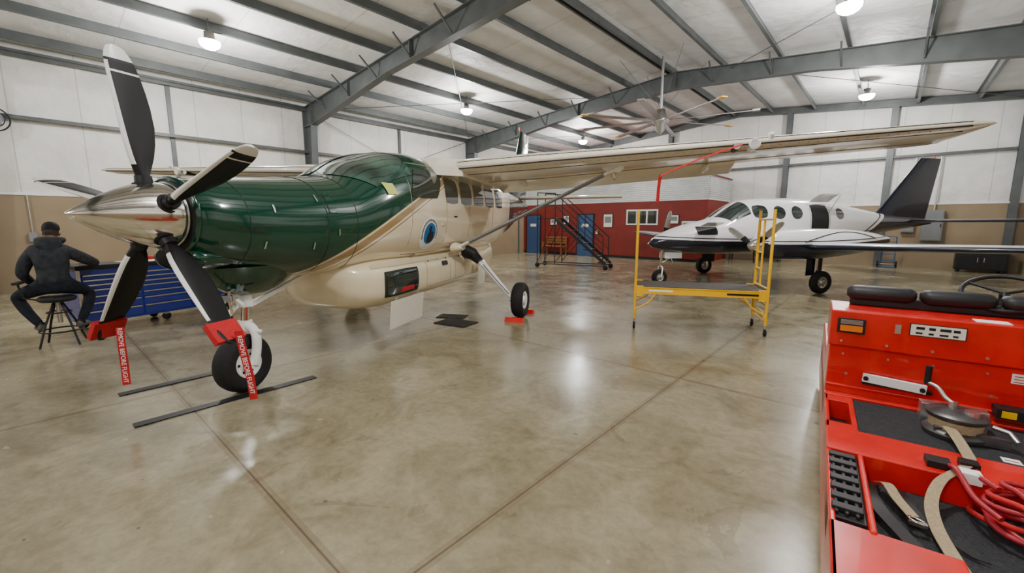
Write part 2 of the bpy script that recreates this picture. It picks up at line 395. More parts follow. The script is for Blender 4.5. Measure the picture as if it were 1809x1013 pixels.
# ------------------------------------------------------------------ lights
def lamp(q,s,on=460):
    e=empty('high_bay_light',rw(q,s,0)); z=roof(q)-.22
    b=B(); b.cyl((0,0,z+.2),(0,0,z-.08),.012,'steel',n=8)
    b.rev((0,0,z-.08),(0,0,-1),[(0,.0),(0,.10),(.13,.11),(.15,.14),(.19,.22),(.195,.22),(.17,.17)],'alu',28)
    b.build('housing',e)
    b=B(); b.rev((0,0,z-.27),(0,0,-1),[(0,.205),(.05,.20),(.10,.17),(.14,.11),(.155,.0)],'emit',28); b.build('lens',e)
    l=D.lights.new('lamp','POINT'); l.energy=on; l.shadow_soft_size=.16; l.color=(1,.985,.96)
    o=D.objects.new('lamp',l); C.collection.objects.link(o); o.parent=e; o.location=(0,0,z-.72)
for s in(-4.5,3.1,10.7,18.3):
    lamp(-11.6,s); lamp(-1.0,s)
e=empty('ceiling_fan',rw(QM+.1,12.95,0),RZ)
b=B(); b.cyl((0,0,6.5),(0,0,4.9),.04,'alu'); b.rev((0,0,5.0),(0,0,-1),[(0,.0),(0,.12),(.2,.16),(.28,.24),(.36,.24),(.40,.16),(.6,.12),(.72,.03),(.73,0)],'alu',24)
for k in range(4):
    a=R(45+90*k); b.cyl((.03*math.cos(a),.03*math.sin(a),5.0),(1.3*math.cos(a),1.3*math.sin(a),roof(QM)-.25),.006,'steel',n=6)
b.build('motor',e)
b=B()
for k in range(8):
    a=R(45*k+12); d=Vector((math.cos(a),math.sin(a),0)); t=Vector((-math.sin(a),math.cos(a),0)); rs=[]
    for rr in(.2,2.55):
        rs.append([d*rr+t*x+Vector((0,0,4.68+y)) for x,y in((-.08,-.012),(0,.02),(.08,.02),(.09,.01),(0,0),(-.08,-.02))])
    b.rings(rs,'alu',False)
    b.box(d*2.5+Vector((0,0,4.68)),(.18,.18,.03),'yellow' if k%2 else 'alu',Matrix.Rotation(a,3,'Z'))
b.build('blades',e)

# ------------------------------------------------------------------ turboprop
CA=empty('turboprop_airplane',(-2.65,4.03,0),-R(17))
F=Loft([(-.52,1.40,1.96,.30,2.0),(-.47,1.34,2.00,.36,2.0),(-.3,1.26,2.03,.43,2.05),(0,1.17,2.07,.50,2.1),(.5,1.09,2.12,.58,2.2),(1.05,1.06,2.19,.66,2.3),
 (1.6,1.06,2.44,.74,2.4),(2.15,1.06,2.61,.79,2.6),(2.6,1.07,2.66,.81,2.9),(5.4,1.12,2.66,.81,3.),(7,1.30,2.58,.62,2.6),(8.6,1.62,2.46,.36,2.3),(10.2,1.95,2.32,.12,2.),(10.7,2.05,2.25,.04,2.)])
b=B(); F.mesh(b,-.52,10.7,150,64,'cara'); b.build('fuselage',CA)
b=B()
b.rev((0,-.522,1.70),(0,-1,0),[(0,.295),(.012,.29),(.014,.24),(.0,.1)],'black',40)
b.torus((0,-.515,1.70),(0,1,0),.305,.022,'green',48,10)
b.rings([[Vector((.24*math.cos(t*2*math.pi/24)*k,y,1.36+.10*math.sin(t*2*math.pi/24)*k)) for t in range(24)] for y,k in((-.2,1.25),(-.45,1.12),(-.53,1.),(-.53,.85),(-.45,.8))],'green')
b.rings([[Vector((.24*math.cos(t*2*math.pi/24)*.82,y,1.36+.10*math.sin(t*2*math.pi/24)*.82)) for t in range(24)] for y in(-.536,-.532)],'black')
for y in(-.18,.62,1.02): F.ringline(b,y,'seam',-60,240)
b.tube([F.side(-.18+.8*i/10,1.62,1,.001) for i in range(11)],.004,'seam',6)
b.tube([F.side(.62+.4*i/10,1.75,1,.001) for i in range(11)],.004,'seam',6)
for (y,z) in((.05,1.78),(.45,1.42),(.55,1.9),(-.05,1.45),(.75,1.55)):
    F.win(b,y,z,.008,.035,'alu',k=.1,off=.008,n=3)
F.win(b,.7,1.86,.05,.11,'seam',k=.1,off=.003,n=4)
F.win(b,.7,1.86,.044,.104,'green',k=.1,off=.006,n=4)
b.tube([(-.42,-.05,1.45),(-.62,.05,1.38),(-.74,.3,1.30),(-.78,.5,1.26)],[.11,.12,.115,.11],'alu',16)
# keel fairing around the nose strut
b.rings([[Vector((hx*math.cos(t*math.pi/12),cy+hy*math.sin(t*math.pi/12),z)) for t in range(24)] for z,hx,hy,cy in((1.25,.34,.52,.18),(1.12,.27,.46,.20),(1.02,.17,.34,.20),(.97,.11,.24,.19),(.955,.08,.18,.18))],'green')
b.build('cowl_details',CA)
b=B()
for sg in(1,-1):
    def fn(u,v,sg=sg):
        ta,tb=30,84
        th=ta+(tb-ta)*u; y0=1.13+.30*((84-th)/54)**1.5; y1=2.12+.12*u
        th2=R(th) if sg>0 else math.pi-R(th)
        return F.pt(y0+(y1-y0)*v,th2,.008)
    b.grid(fn,18,14,'wsglass')
    F.win(b,2.45,2.19,.36,.20,'glass',k=.15,sg=sg,skew=.12)
    for i,y in enumerate((3.18,3.76,4.34,4.92,5.50)): F.win(b,y,2.14,.235,.19,'glass',k=.2,sg=sg)
b.build('windows',CA)
b=B()
for sg in(1,-1):
    F.outline(b,2.0,2.98,1.22,2.46,'tseam',sg); F.outline(b,3.9,5.1,1.3,2.42,'tseam',sg)
    F.win(b,2.47,1.50,.25,.235,'white',k=.5,sg=sg,off=.005); F.win(b,2.47,1.50,.155,.15,'mark1',k=.5,sg=sg,off=.009)
    F.win(b,2.49,1.45,.085,.085,'black',k=.4,sg=sg,off=.012,n=6); F.win(b,2.46,1.565,.04,.045,'black',k=.5,sg=sg,off=.012,n=6)
    F.win(b,1.62,2.07,.085,.07,'ybox',k=.02,sg=sg,off=.014,n=3,skew=-.02)
    b.cyl(F.side(2.85,1.62,sg,0),F.side(2.85,1.62,sg,.02),.02,'chrome'); b.box(F.side(2.3,1.2,sg,.01),(.02,.1,.03),'chrome')
    F.win(b,3.3,1.75,.06,.012,'black',k=.1,sg=sg,off=.008,n=3)
for i in range(22):
    a=R(200-220*i/21); 
    F.win(b,2.47-.20*math.cos(a),1.50+.19*math.sin(a),.011,.016,'black',k=.1,sg=1,off=.0075,n=2)
b.build('markings',CA)
b=B(); b.rev((0,-.55,1.71),(0,-1,0),[(-.02,.2),(-.02,.255),(.0,.262),(.12,.255),(.24,.225),(.34,.185),(.44,.135),(.53,.085),(.60,.042),(.64,.012),(.645,.0)],'chrome',48)
b.torus((0,-.56,1.71),(0,1,0),.262,.006,'alu',48,6); b.build('spinner',CA)
HP=Vector((0,-.68,1.71)); RP=1.24
b=B()
for ph in(93,165,237,309,21):
    a=R(ph); d=Vector((math.cos(a),0,math.sin(a))); t=Vector((-math.sin(a),0,math.cos(a))); ax=Vector((0,-1,0))
    b.cyl(HP+d*.17,HP+d*.30,.062,'black',.055,n=20); b.torus(HP+d*.235,d,.064,.014,'rubber',24,8)
    rs=[]; rl=[.26,.32,.38,.45,.55,.68,.82,.94,1.02,1.045,1.06,1.10,1.12,1.14,1.18,1.21,1.23,RP]
    cl=[.09,.11,.15,.19,.225,.245,.24,.225,.21,.205,.20,.19,.183,.176,.15,.12,.09,.03]
    for r,c in zip(rl,cl):
        be=R(96-18*(r-.26)); cd=t*math.cos(be)+ax*math.sin(be); td=-t*math.sin(be)+ax*math.cos(be)
        th=.05*(1-.82*min(1,(r-.2)/.8))+.006; sw=.10*max(0,(r-.6))**1.3-.02*math.sin((r-.26)*3)
        cen=HP+d*r+cd*(sw+.0)
        rs.append([cen+cd*(.5*c*math.cos(k*2*math.pi/28))+td*(th*math.sin(k*2*math.pi/28)*(.6+.4*math.cos(k*2*math.pi/28))) for k in range(28)])
    lower=ph in(237,309)
    def bm(i,j,lower=lower):
        if rl[i]>=1.045 and not(1.055<rl[i]<1.105 ) and not lower: return 'white' if rl[i]!=1.12 else 'black'
        if .35<rl[i]<1.0+(.3 if not lower else 0) and (j<=2 or j>=25): return 'white'
        return 'blade'
    b.rings(rs,bm)
b.build('propeller',CA)
WD=Vector((.64,.77,0)); NM=Vector((.77,-.64,0))
b=B()
for ph in(237,309):
    a=R(ph); d=Vector((math.cos(a),0,math.sin(a))); t=Vector((-math.sin(a),0,math.cos(a)))
    rot=Matrix((d,Vector((0,1,0)),d.cross(Vector((0,1,0))))).transposed()
    p=HP+d*1.13+Vector((0,-.035,0)); b.box(p,(.17,.235,.05),'redf',rot)
    p0=HP+d*1.12+NM*.09+WD*.06
    pts=[p0+Vector((0,0,0)),p0+NM*.02-Vector((0,0,.15)),p0+NM*.015-Vector((0,0,.35)),p0+NM*.03-Vector((0,0,.50))]
    if ph==309: pts=[p0+WD*(.0),p0+WD*.02-Vector((0,0,.16)),p0+WD*.05-Vector((0,0,.38)),p0+WD*.06-Vector((0,0,.56))]
    b.ribbon(pts,.055,WD,'redf')
    mid=(pts[0]+pts[-1])/2; dr=(pts[-1]-pts[0]).normalized(); yd=(WD-dr*WD.dot(dr)).normalized()
    nn=dr.cross(yd)
    text('streamer_text','REMOVE BEFORE FLIGHT',.043,'whitet',mid+nn*.022-dr*.01,dr,yd,CA)
b.build('propeller_covers',CA,bevel=.01)
P=Loft([(.90,.90,1.16,.20,2.),(.96,.78,1.20,.36,2.3),(1.08,.66,1.22,.52,2.6),(1.3,.58,1.22,.64,3.),(1.7,.55,1.22,.70,3.4),(4.6,.55,1.22,.70,3.4),(5.6,.72,1.22,.6,3.),(6.4,1.0,1.25,.3,2.2)])
b=B(); P.mesh(b,.90,6.4,70,48,'cream')
P.win(b,1.85,.88,.40,.17,'seam',k=.08,off=.004); P.win(b,1.85,.88,.36,.14,'glass',k=.08,off=.008)
P.win(b,1.95,.78,.16,.03,'redf',k=.1,off=.011); P.win(b,1.75,.9,.12,.08,'dgreen',k=.1,off=.011)
for y0,y1 in((2.5,3.3),(3.5,3.9)): P.outline(b,y0,y1,.72,1.08,'tseam',1,.004)
for y in(2.6,2.9,3.2,3.7): P.win(b,y,1.1,.02,.02,'chrome',k=.1,off=.008,n=3)
P.win(b,3.1,1.02,.10,.035,'black',k=.1,off=.01)
b.grid(lambda u,v:P.side(1.3+3.9*u,1.10,1,.012)+Vector((0,0,.06*v)),20,2,'cream')
b.box((.745,1.85,.50),(.018,.80,.36),'doorp',Matrix.Rotation(R(6),3,'Y'))
b.box((.80,4.45,.72),(.018,.34,.46),'doorp',Matrix.Rotation(R(4),3,'Y'))
b.cyl((.74,1.55,.70),(.74,1.6,.70),.012,'chrome'); b.cyl((.74,2.1,.70),(.74,2.15,.70),.012,'chrome')
b.build('cargo_pod',CA,bevel=.006)
b=B(); NW=40; rs=[]
def wz(x): return 2.50+.041*max(0,abs(x)-.8)
def wpar(x):
    t=max(0,(abs(x)-2.2)/5.3); return 3.05+.22*t, 2.0-.78*t, .17-.05*t
def wp(x,px,pz,k=1,dz=0):
    yl,c,th=wpar(x); return Vector((x,yl+px*c,wz(x)+pz*th*c*k-.045*px*c+dz))
xs=[-7.5,-7.47,-7.4,-7.3]+[-7.2+14.4*i/NW for i in range(NW+1)]+[7.3,7.4,7.47,7.5]
for x in xs:
    yl,c,th=wpar(x); k=1
    if abs(x)>7.21: k={7.3:.93,7.4:.75,7.47:.5,7.5:.15}[round(abs(x),2)]
    rs.append([wp(x,.06*(1-k)+px*(1-.16*(1-k)),pz,k) for px,pz in FO])
b.rings(rs,'wingp'); b.build('wing',CA)
b=B()
for sg in(1,-1):
    for idx,r in((1,.006),(23,.010),(21,.006)):
        b.tube([wp(sg*(.95+6.3*i/30),*FO[idx]) for i in range(31)],r,'black',6)
    for i in range(60): b.box(wp(sg*(1.+6.2*i/60),*FO[22],dz=-.001),(.012,.012,.004),'black')
    b.tube([wp(sg*(1.+6.2*i/20),*FO[17],dz=-.002) for i in range(21)],.007,'tseam',6)
    rs=[]
    for x in(1.0,1.02,3.0,5.0,5.02):
        yl,c,th=wpar(x); k=.5 if x in(1.0,5.02) else 1; y0=yl+.74*c; z0=wz(x)-.045*.74*c-.035; ca,sa=math.cos(R(14)),math.sin(R(14)); fc=.34*c
        rs.append([Vector((sg*x,y0+px*fc*ca+pz*.14*fc*k*sa,z0-px*fc*sa+pz*.14*fc*k*ca)) for px,pz in FO])
    b.rings(rs,'wingp')
    for x in(1.6,3.2,4.6):
        yl,c,th=wpar(x); y=yl+c*.78; b.rings([[Vector((sg*x+.035*k*math.cos(t*math.pi/5),yy,wz(x)-.15+.06*k*math.sin(t*math.pi/5))) for t in range(10)] for yy,k in((y-.4,.1),(y-.2,1),(y+.2,1.1),(y+.5,.2))],'wingp')
    x=5.0; yl,c,th=wpar(x); b.cyl((sg*(x+.02),yl-.02,wz(x)-.03),(sg*(x+.02),yl+.2,wz(x)-.03),.065,'white',n=20); b.cyl((sg*(x+.02),yl-.03,wz(x)-.03),(sg*(x+.02),yl-.02,wz(x)-.03),.055,'lens',n=20)
    b.cyl((sg*(x-.18),yl-.0,wz(x)-.05),(sg*(x-.18),yl+.2,wz(x)-.05),.05,'black',n=20); b.cyl((sg*(x-.18),yl-.01,wz(x)-.05),(sg*(x-.18),yl,wz(x)-.05),.042,'lens',n=20)
    b.cyl((sg*(x+.2),yl+.05,wz(x)+.02),(sg*(x+.2),yl-.01,wz(x)+.09),.032,'white',n=12)
    b.rings([[Vector((sg*(.74+dx),y0+yy,zz)) for yy,zz in((0,2.36),(0,2.50),(.1,2.62),(1.9,2.60),(2.0,2.42),(1.8,2.30))] for dx,y0 in((-.25,2.75),(.0,2.80),(.16,3.0),(.28,3.12))],'wingp',False)
b.build('wing_details',CA)
b=B()
for sg in(1,-1):
    p0=Vector((sg*.78,3.45,1.24));p1=Vector((sg*3.3,3.75,2.47)); d=(p1-p0).normalized(); cd=(Vector((0,1,0))-d*d.y).normalized(); td=d.cross(cd)
    rs=[]
    for q in(0,.08,.92,1): 
        k=1.25 if q in(0,1) else 1
        rs.append([p0.lerp(p1,q)+cd*.085*k*math.cos(t*math.pi/8)+td*.026*k*math.sin(t*math.pi/8) for t in range(16)])
    b.rings(rs,lambda i,j:'white' if i!=1 else 'greyp')
    b.rings([[p1+Vector((sg*dx,dy,.08)) for dx,dy in((-.35,-.12),(.15,-.12),(.15,.3),(-.35,.3))],[p1+Vector((sg*dx,dy,-.06)) for dx,dy in((-.12,-.05),(.02,-.05),(.02,.1),(-.12,.1))]],'white',False)
    b.rings([[p0+Vector((-sg*.05,.22*math.cos(t*math.pi/8)*k,.09*math.sin(t*math.pi/8)*k))+Vector((sg*dx,0,0)) for t in range(16)] for dx,k in((0,1),(.08,.7),(.14,.4))],'cream')
b.build('wing_struts',CA)
b=B()
def fin(rootz,topz,y0,c0,y1,c1,th=.09,m='dgreen',n=8):
    rs=[]
    for i in range(n+1):
        t=i/n; z=rootz+(topz-rootz)*t; c=c0+(c1-c0)*t; y=y0+(y1-y0)*t; k=1 if t<.97 else .4
        rs.append([Vector((pz*th*c*1.4*k,y+px*c,z)) for px,pz in [(f[0],f[1] if f[1]>0 else f[1]/.6) for f in FO]])
    b.rings(rs,m)
fin(2.2,4.42,8.7,1.9,9.95,.95)
b.rings([[Vector((x,9.5+.12*abs(x)/3+px*(1.25-.45*abs(x)/3.1),2.40+pz*.11)) for px,pz in FO] for x in(-3.1,-3,-1.5,0,1.5,3,3.1)],'cream')
b.cyl((0,9.9,4.42),(0,9.9,4.52),.03,'red')
b.cyl((.1,2.95,2.64),(.12,3.1,2.94),.012,'white',.006); b.cyl((0,5.5,2.64),(0,5.7,2.92),.012,'white',.006)
b.build('tail',CA)
b=B(); T=.285
wheel(b,(0,0,T),(1,0,0),T,.21)
b.cyl((0,.12,1.25),(0,.08,.86),.06,'white'); b.cyl((0,.08,.86),(0,.06,.68),.042,'chrome'); b.cyl((0,.08,.90),(0,.08,.84),.075,'white'); b.cyl((0,.06,.70),(0,.055,.60),.065,'white')
for sg in(1,-1):
    b.tube(smooth_pts([(0,.05,.66),(sg*.09,.05,.64),(sg*.145,.045,.56),(sg*.15,.03,.42),(sg*.14,0,T)],4),.043,'white',12)
    b.cyl((sg*.16,0,T),(sg*.115,0,T),.05,'white')
    b.cyl((sg*.05,-.04,.92),(sg*.18,-.08,.88),.018,'white',n=8)
b.beam((0,-.02,.86),(0,-.14,.76),.06,.02,'white'); b.beam((0,-.14,.76),(0,-.03,.65),.06,.02,'white')
b.beam((0,.12,.84),(0,.95,1.08),.05,.04,'white')
b.tube([(.02,-.05,1.22),(.05,-.12,.98),(.04,-.1,.8)],.014,'chrome'); b.tube([(-.05,.0,1.2),(-.08,-.06,.95),(-.05,-.02,.7)],.008,'black')
b.bb(-.05,.12,-.17,-.15,.93,.98,'greyp')
b.cyl((.13,.03,.62),(.2,.06,.60),.02,'white')
b.build('nose_gear',CA)
b=B()
for sg in(1,-1):
    rs=[]
    for t,(x,z) in enumerate(((.45,1.20),(.75,1.12),(.95,.98),(1.35,.55),(1.52,.36),(1.58,.33))):
        w=[.14,.12,.10,.075,.07,.06][t]; h=[.05,.05,.045,.035,.035,.035][t]
        rs.append([Vector((sg*x+h*math.cos(k*math.pi/6)*.8*(sg),4.0+w*math.sin(k*math.pi/6),z+h*math.cos(k*math.pi/6)*.8)) for k in range(12)])
    b.rings(rs,'white')
    b.tube([(sg*.6,3.95,1.18),(sg*.85,3.93,1.10),(sg*.98,3.92,.98)],[.13,.11,.07],'black',14)
    wheel(b,(sg*1.70,4.0,.31),(1,0,0),.31,.22); b.cyl((sg*1.5,4,.31),(sg*1.7,4,.31),.04,'white')
    b.tube([(sg*1.05,3.88,.93),(sg*1.3,3.88,.66),(sg*1.52,3.9,.42)],.008,'black')
b.build('main_gear',CA)
b=B()
pts=[(4.86,3.03,2.62),(4.6,3.0,2.54),(4.3,2.97,2.43),(4.0,2.95,2.31),(3.9,2.95,2.25)]
b.ribbon(pts,.022,(0,.5,1),'redf'); b.ribbon([(3.9,2.95,2.27),(3.885,2.95,2.1),(3.88,2.95,1.92)],.06,WD,'redf'); b.build('pitot_streamer',CA)

def loc2w(o,p):
    c,s=math.cos(o.rotation_euler[2]),math.sin(o.rotation_euler[2]); return Vector((o.location.x+c*p[0]-s*p[1],o.location.y+s*p[0]+c*p[1],p[2] if len(p)>2 else 0))
for (x,y) in((1.7,3.64),(1.7,4.36)):
    b=B(); b.rings([[Vector((dx,dy,z)) for dy,z in((-.065,0),(.065,0),(.02,.07),(-.02,.07))] for dx in(-.16,.16)],'red',False); b.torus((.16,0,.04),(1,0,0),.025,.005,'strap',12,5)
    b.build('wheel_chock',loc=loc2w(CA,(x,y,0)),rz=-R(17),bevel=.008)
b=B(); b.box((0,0,.008),(.62,.42,.012),'black'); b.box((-.35,.35,.008),(.5,.3,.012),'black',Matrix.Rotation(.3,3,'Z')); b.build('rubber_floor_mat',loc=(-.93,6.9,0),rz=-R(30))

# ------------------------------------------------------------------ twin
TW=empty('twin_engine_airplane',(3.95,11.3,0),-R(77.6))
G=Loft([(-.34,1.08,1.14,.03,2.),(-.30,1.03,1.20,.10,2.),(-.15,.98,1.30,.19,2.),(.15,.90,1.44,.33,2.1),(.8,.84,1.64,.50,2.2),(1.4,.82,1.77,.60,2.3),(1.95,.82,2.1,.67,2.35),(2.4,.82,2.28,.71,2.4),
 (3.4,.82,2.33,.73,2.5),(4.8,.90,2.27,.68,2.4),(6,1.08,2.1,.5,2.3),(7.2,1.35,1.92,.3,2.1),(8.8,1.56,1.78,.1,2.),(9.2,1.62,1.74,.03,2.)])
b=B(); G.mesh(b,-.34,9.2,110,48,'twin'); b.build('fuselage',TW)
b=B()
for sg in(1,-1):
    def fn(u,v,sg=sg):
        th=28+57*u; y0=1.48+.2*((85-th)/57)**1.5; y1=2.16; th=R(th) if sg>0 else math.pi-R(th)
        return G.pt(y0+(y1-y0)*v,th,.008)
    b.grid(fn,12,10,'glass')
    G.win(b,2.42,1.94,.21,.17,'glass',k=.35,sg=sg)
    for y in(2.98,3.52): G.win(b,y,1.92,.175,.17,'glass',k=.48,sg=sg)
    G.win(b,5.0,1.9,.15,.15,'glass',k=.48,sg=sg)
G.win(b,4.28,1.70,.30,.44,'black',k=.1,off=.007); G.outline(b,3.95,4.62,1.0,2.15,'seam')  # open cabin doorway: its dark inside is painted as a flat black patch
G.win(b,1.0,1.45,.26,.11,'black',k=.1,off=.007)  # open nose baggage bay, interior shade put in as flat black colour
b.build('windows',TW)
b=B()
b.box((.70,1.0,1.62),(.3,.5,.015),'twhite',Matrix.Rotation(R(-18),3,'Y'))
b.grid(lambda u,v:Vector((.58+.46*v,3.98+.62*u,2.20+.20*math.sin(v*1.8))),4,8,'twhite')
b.cyl((.66,4.55,1.9),(.95,4.55,2.36),.008,'chrome',n=6)
b.build('doors',TW,bevel=.004)
b=B()
for sg in(1,-1):
    rs=[]
    for x in(.4,1.85,3,4,5,6.1,6.25,6.3):
        t=x/6.3; c=1.95-.75*t; k=1 if x<6.2 else .5; rs.append([Vector((sg*x,2.15+.35*t+px*c,1.0+.04*x+pz*.13*c*k)) for px,pz in FO])
    b.rings(rs,lambda i,j:'tblack' if j in(0,1,23,22,21) else 'twhite')
    N=Loft([(1.32,.98,1.28,.17,2.),(1.38,.88,1.40,.31,2.4),(1.7,.82,1.48,.40,2.8),(2.6,.80,1.52,.42,2.8),(3.6,.86,1.50,.37,2.6),(4.5,.98,1.42,.22,2.2),(5.1,1.15,1.3,.05,2.)])
    rs=[[N.pt(1.32+3.78*i/34,j*2*math.pi/32)+Vector((sg*1.85,0,0)) for j in range(32)] for i in range(35)]
    b.rings(rs,'twin')
    b.rev((sg*1.85,1.32,1.13),(0,-1,0),[(0,.17),(.06,.16),(.16,.11),(.24,.05),(.27,0)],'chrome',24)
    for dx in(-.2,.2): b.box((sg*1.85+dx,1.34,1.14),(.13,.04,.12),'black')
    # curved black accent line on the nacelle flank
    b.tube([N.side(2.2+2.2*i/14,1.22+.22*math.sin(i/14*math.pi*.9),1,.002)+Vector((sg*1.85,0,0)) for i in range(15)],.012,'tblack',6)
    ph0=35 if sg>0 else 70
    for k in range(3):
        a=R(ph0+120*k); d=Vector((math.cos(a),0,math.sin(a)));t=Vector((-math.sin(a),0,math.cos(a))); rs=[]
        for r,c in((.08,.06),(.2,.1),(.4,.15),(.65,.15),(.85,.12),(.93,.05)):
            be=R(55-25*r); cd=t*math.cos(be)+Vector((0,-1,0))*math.sin(be); td=-t*math.sin(be)+Vector((0,-1,0))*math.cos(be)
            rs.append([Vector((sg*1.85,1.22,1.13))+d*r+cd*.5*c*math.cos(q*math.pi/6)+td*.012*math.sin(q*math.pi/6) for q in range(12)])
        b.rings(rs,lambda i,j:'alu' if i>=2 else 'blade')
    wheel(b,(sg*2.1,2.9,.27),(1,0,0),.27,.18,'alu'); b.cyl((sg*1.95,2.9,1.0),(sg*1.95,2.9,.3),.04,'chrome'); b.cyl((sg*1.95,2.9,.27),(sg*2.1,2.9,.27),.03,'alu')
    b.box((sg*1.9,2.9,.62),(.015,.45,.42),'tblack')
b.build('wing_and_engines',TW)
b=B()
wheel(b,(0,0,.21),(1,0,0),.21,.14,'alu'); b.cyl((0,.05,.95),(0,.02,.5),.035,'chrome'); b.tube([(0,.02,.52),(.1,.02,.48),(.1,0,.21)],.02,'white'); b.tube([(0,.02,.52),(-.1,.02,.48),(-.1,0,.21)],.02,'white')
b.beam((0,.05,.6),(0,.6,.88),.03,.03,'white'); b.box((.13,.3,.80),(.012,.5,.16),'twhite'); b.box((-.13,.3,.80),(.012,.5,.16),'twhite')
b.build('nose_gear',TW)
b=B()
rs=[]
for i in range(9):
    t=i/8; z=1.75+1.82*t; c=2.1-1.30*t; y=6.85+1.62*t; rs.append([Vector((pz*.11*c,y+px*c,z)) for px,pz in [(f[0],f[1] if f[1]>0 else f[1]/.6) for f in FO]])
b.rings(rs,'tblack')
b.rings([[Vector((x,8.05+.25*abs(x)/2.5+px*(1.25-.5*abs(x)/2.6),1.70+pz*.11)) for px,pz in FO] for x in(-2.6,-2.5,-1.2,0,1.2,2.5,2.6)],lambda i,j:'tblack' if j in(0,1,2,21,22,23) else 'twhite')
b.cyl((0,9.0,3.57),(0,9.0,3.64),.02,'red')
b.build('tail',TW)

# ------------------------------------------------------------------ scaffold
b=B(); y_='yellow'
for x in(0,1.84):
    for yy in(0,.73):
        b.cyl((x,yy,.16),(x,yy,1.84),.021,y_,n=12)
        b.cyl((x,yy,.16),(x,yy,.10),.012,'alu',n=8); b.beam((x-.022,yy,.10),(x-.022,yy,.055),.03,.004,'alu',up=(1,0,0)); b.beam((x+.022,yy,.10),(x+.022,yy,.055),.03,.004,'alu',up=(1,0,0))
        b.rev((x,yy,.055),(1,0,0),[(-.015,0),(-.016,.045),(-.012,.055),(.012,.055),(.016,.045),(.015,0)],'rubber',20)
    for z in(.22,.46,.70,.95,1.20,1.45,1.70): b.cyl((x,.0 if z in(.22,.46,.70,1.70) else .45,z),(x,.73,z),.015,y_,n=10)
    b.cyl((x,.45,.70),(x,.45,1.70),.015,y_,n=10)
    b.tube([(x,.02,.22),(x,.2,.32),(x,.36,.34),(x,.53,.32),(x,.71,.22)],.013,y_,8)
for yy in(-.0,.73):
    b.bb(.0,1.84,yy-.015,yy+.015,.56,.66,y_); b.bb(0,1.84,yy-.025,yy+.025,.655,.665,y_)
    b.bb(.02,.12,yy-.03,yy+.03,.52,.68,y_); b.bb(1.72,1.82,yy-.03,yy+.03,.52,.68,y_)
    b.tube([(.0,yy,.30),(.2,yy,.42),(.3,yy,.56)],.013,y_,8); b.tube([(1.84,yy,.30),(1.64,yy,.42),(1.54,yy,.56)],.013,y_,8)
b.bb(.0,1.84,.01,.72,.648,.672,'ply'); b.bb(1.30,1.72,-.019,-.015,.59,.62,'black')
b.bb(.2,.55,-.019,-.015,.60,.63,'whitet')
b.build('rolling_scaffold',loc=(1.93,6.56,0),rz=-R(16.1))

# ------------------------------------------------------------------ office, doors, stairs, bench
OF=empty('office_block',(0,0,0),RZ); SO=18.5
b=B(); b.bb(QL+.05,-5.7,SO,SB-.3,0,2.6,'office'); b.bb(QL+.05,-5.66,SO-.03,SB-.3,2.6,2.66,'trim')
b.bb(QL+.05,-5.7,SO-.015,SO,0,.12,'black')
b.build('walls',OF)
b=B(); n=11
prof=[]
for i in range(n*4+1):
    prof.append((SO-.04-.03*math.sin(i*math.pi/2),2.66+.9*i/(4*n)))
vs=[]
for s,z in prof: vs+=[(QL+.1,s,z),(-5.66,s,z)]
fs=[(2*i,2*i+1,2*i+3,2*i+2) for i in range(len(prof)-1)]; b.add(vs,fs,'corr',True)
vs=[]
for s,z in prof: dx=SO-.02-s; vs+=[(-5.68+dx,SO-.02,z),(-5.68+dx,SB-.3,z)]
b.add(vs,fs,'corr',True); b.bb(QL+.1,-5.6,SO-.06,SB-.3,3.56,3.62,'office')
b.build('corrugated_parapet',OF)
def door(name,q):
    b=B(); b.bb(q-.50,q+.50,SO-.04,SO,0,2.10,'black'); b.bb(q-.44,q+.44,SO-.06,SO-.03,.01,2.04,'odoor'); b.cyl((q+.36,SO-.06,1.0),(q+.36,SO-.12,1.0),.02,'chrome'); b.bb(q+.26,q+.38,SO-.13,SO-.11,.99,1.01,'chrome')
    b.bb(q-.2,q+.2,SO-.064,SO-.06,1.45,1.6,'paper'); b.build(name,OF,bevel=.004)
door('door_1',-14.75); door('door_2',-11.45)
b=B(); b.bb(-9.25,-7.75,SO-.05,SO,1.55,2.25,'trim')
for i in range(3): b.bb(-9.17+.48*i,-8.77+.48*i,SO-.06,SO-.045,1.62,2.18,'glass')
b.build('window_1',OF,bevel=.004)
for q,z,w,h in((-10.2,1.75,.45,.6),(-7.1,1.8,.5,.35),(-12.6,1.8,.3,.4),(-10.8,1.2,.12,.18),(-6.4,1.5,.6,.45),(-13.4,1.7,.4,.3)):
    b=B(); b.bb(q-w/2-.03,q+w/2+.03,SO-.03,SO-.005,z-h/2-.03,z+h/2+.03,'black'); b.bb(q-w/2,q+w/2,SO-.034,SO-.029,z-h/2,z+h/2,'paper'); b.bb(q-w/2+.05,q+w/2-.05,SO-.037,SO-.033,z-h/6,z+h/3,'greyp'); b.build('picture_frame',rz=RZ)
b=B(); L=2.1; W=.75
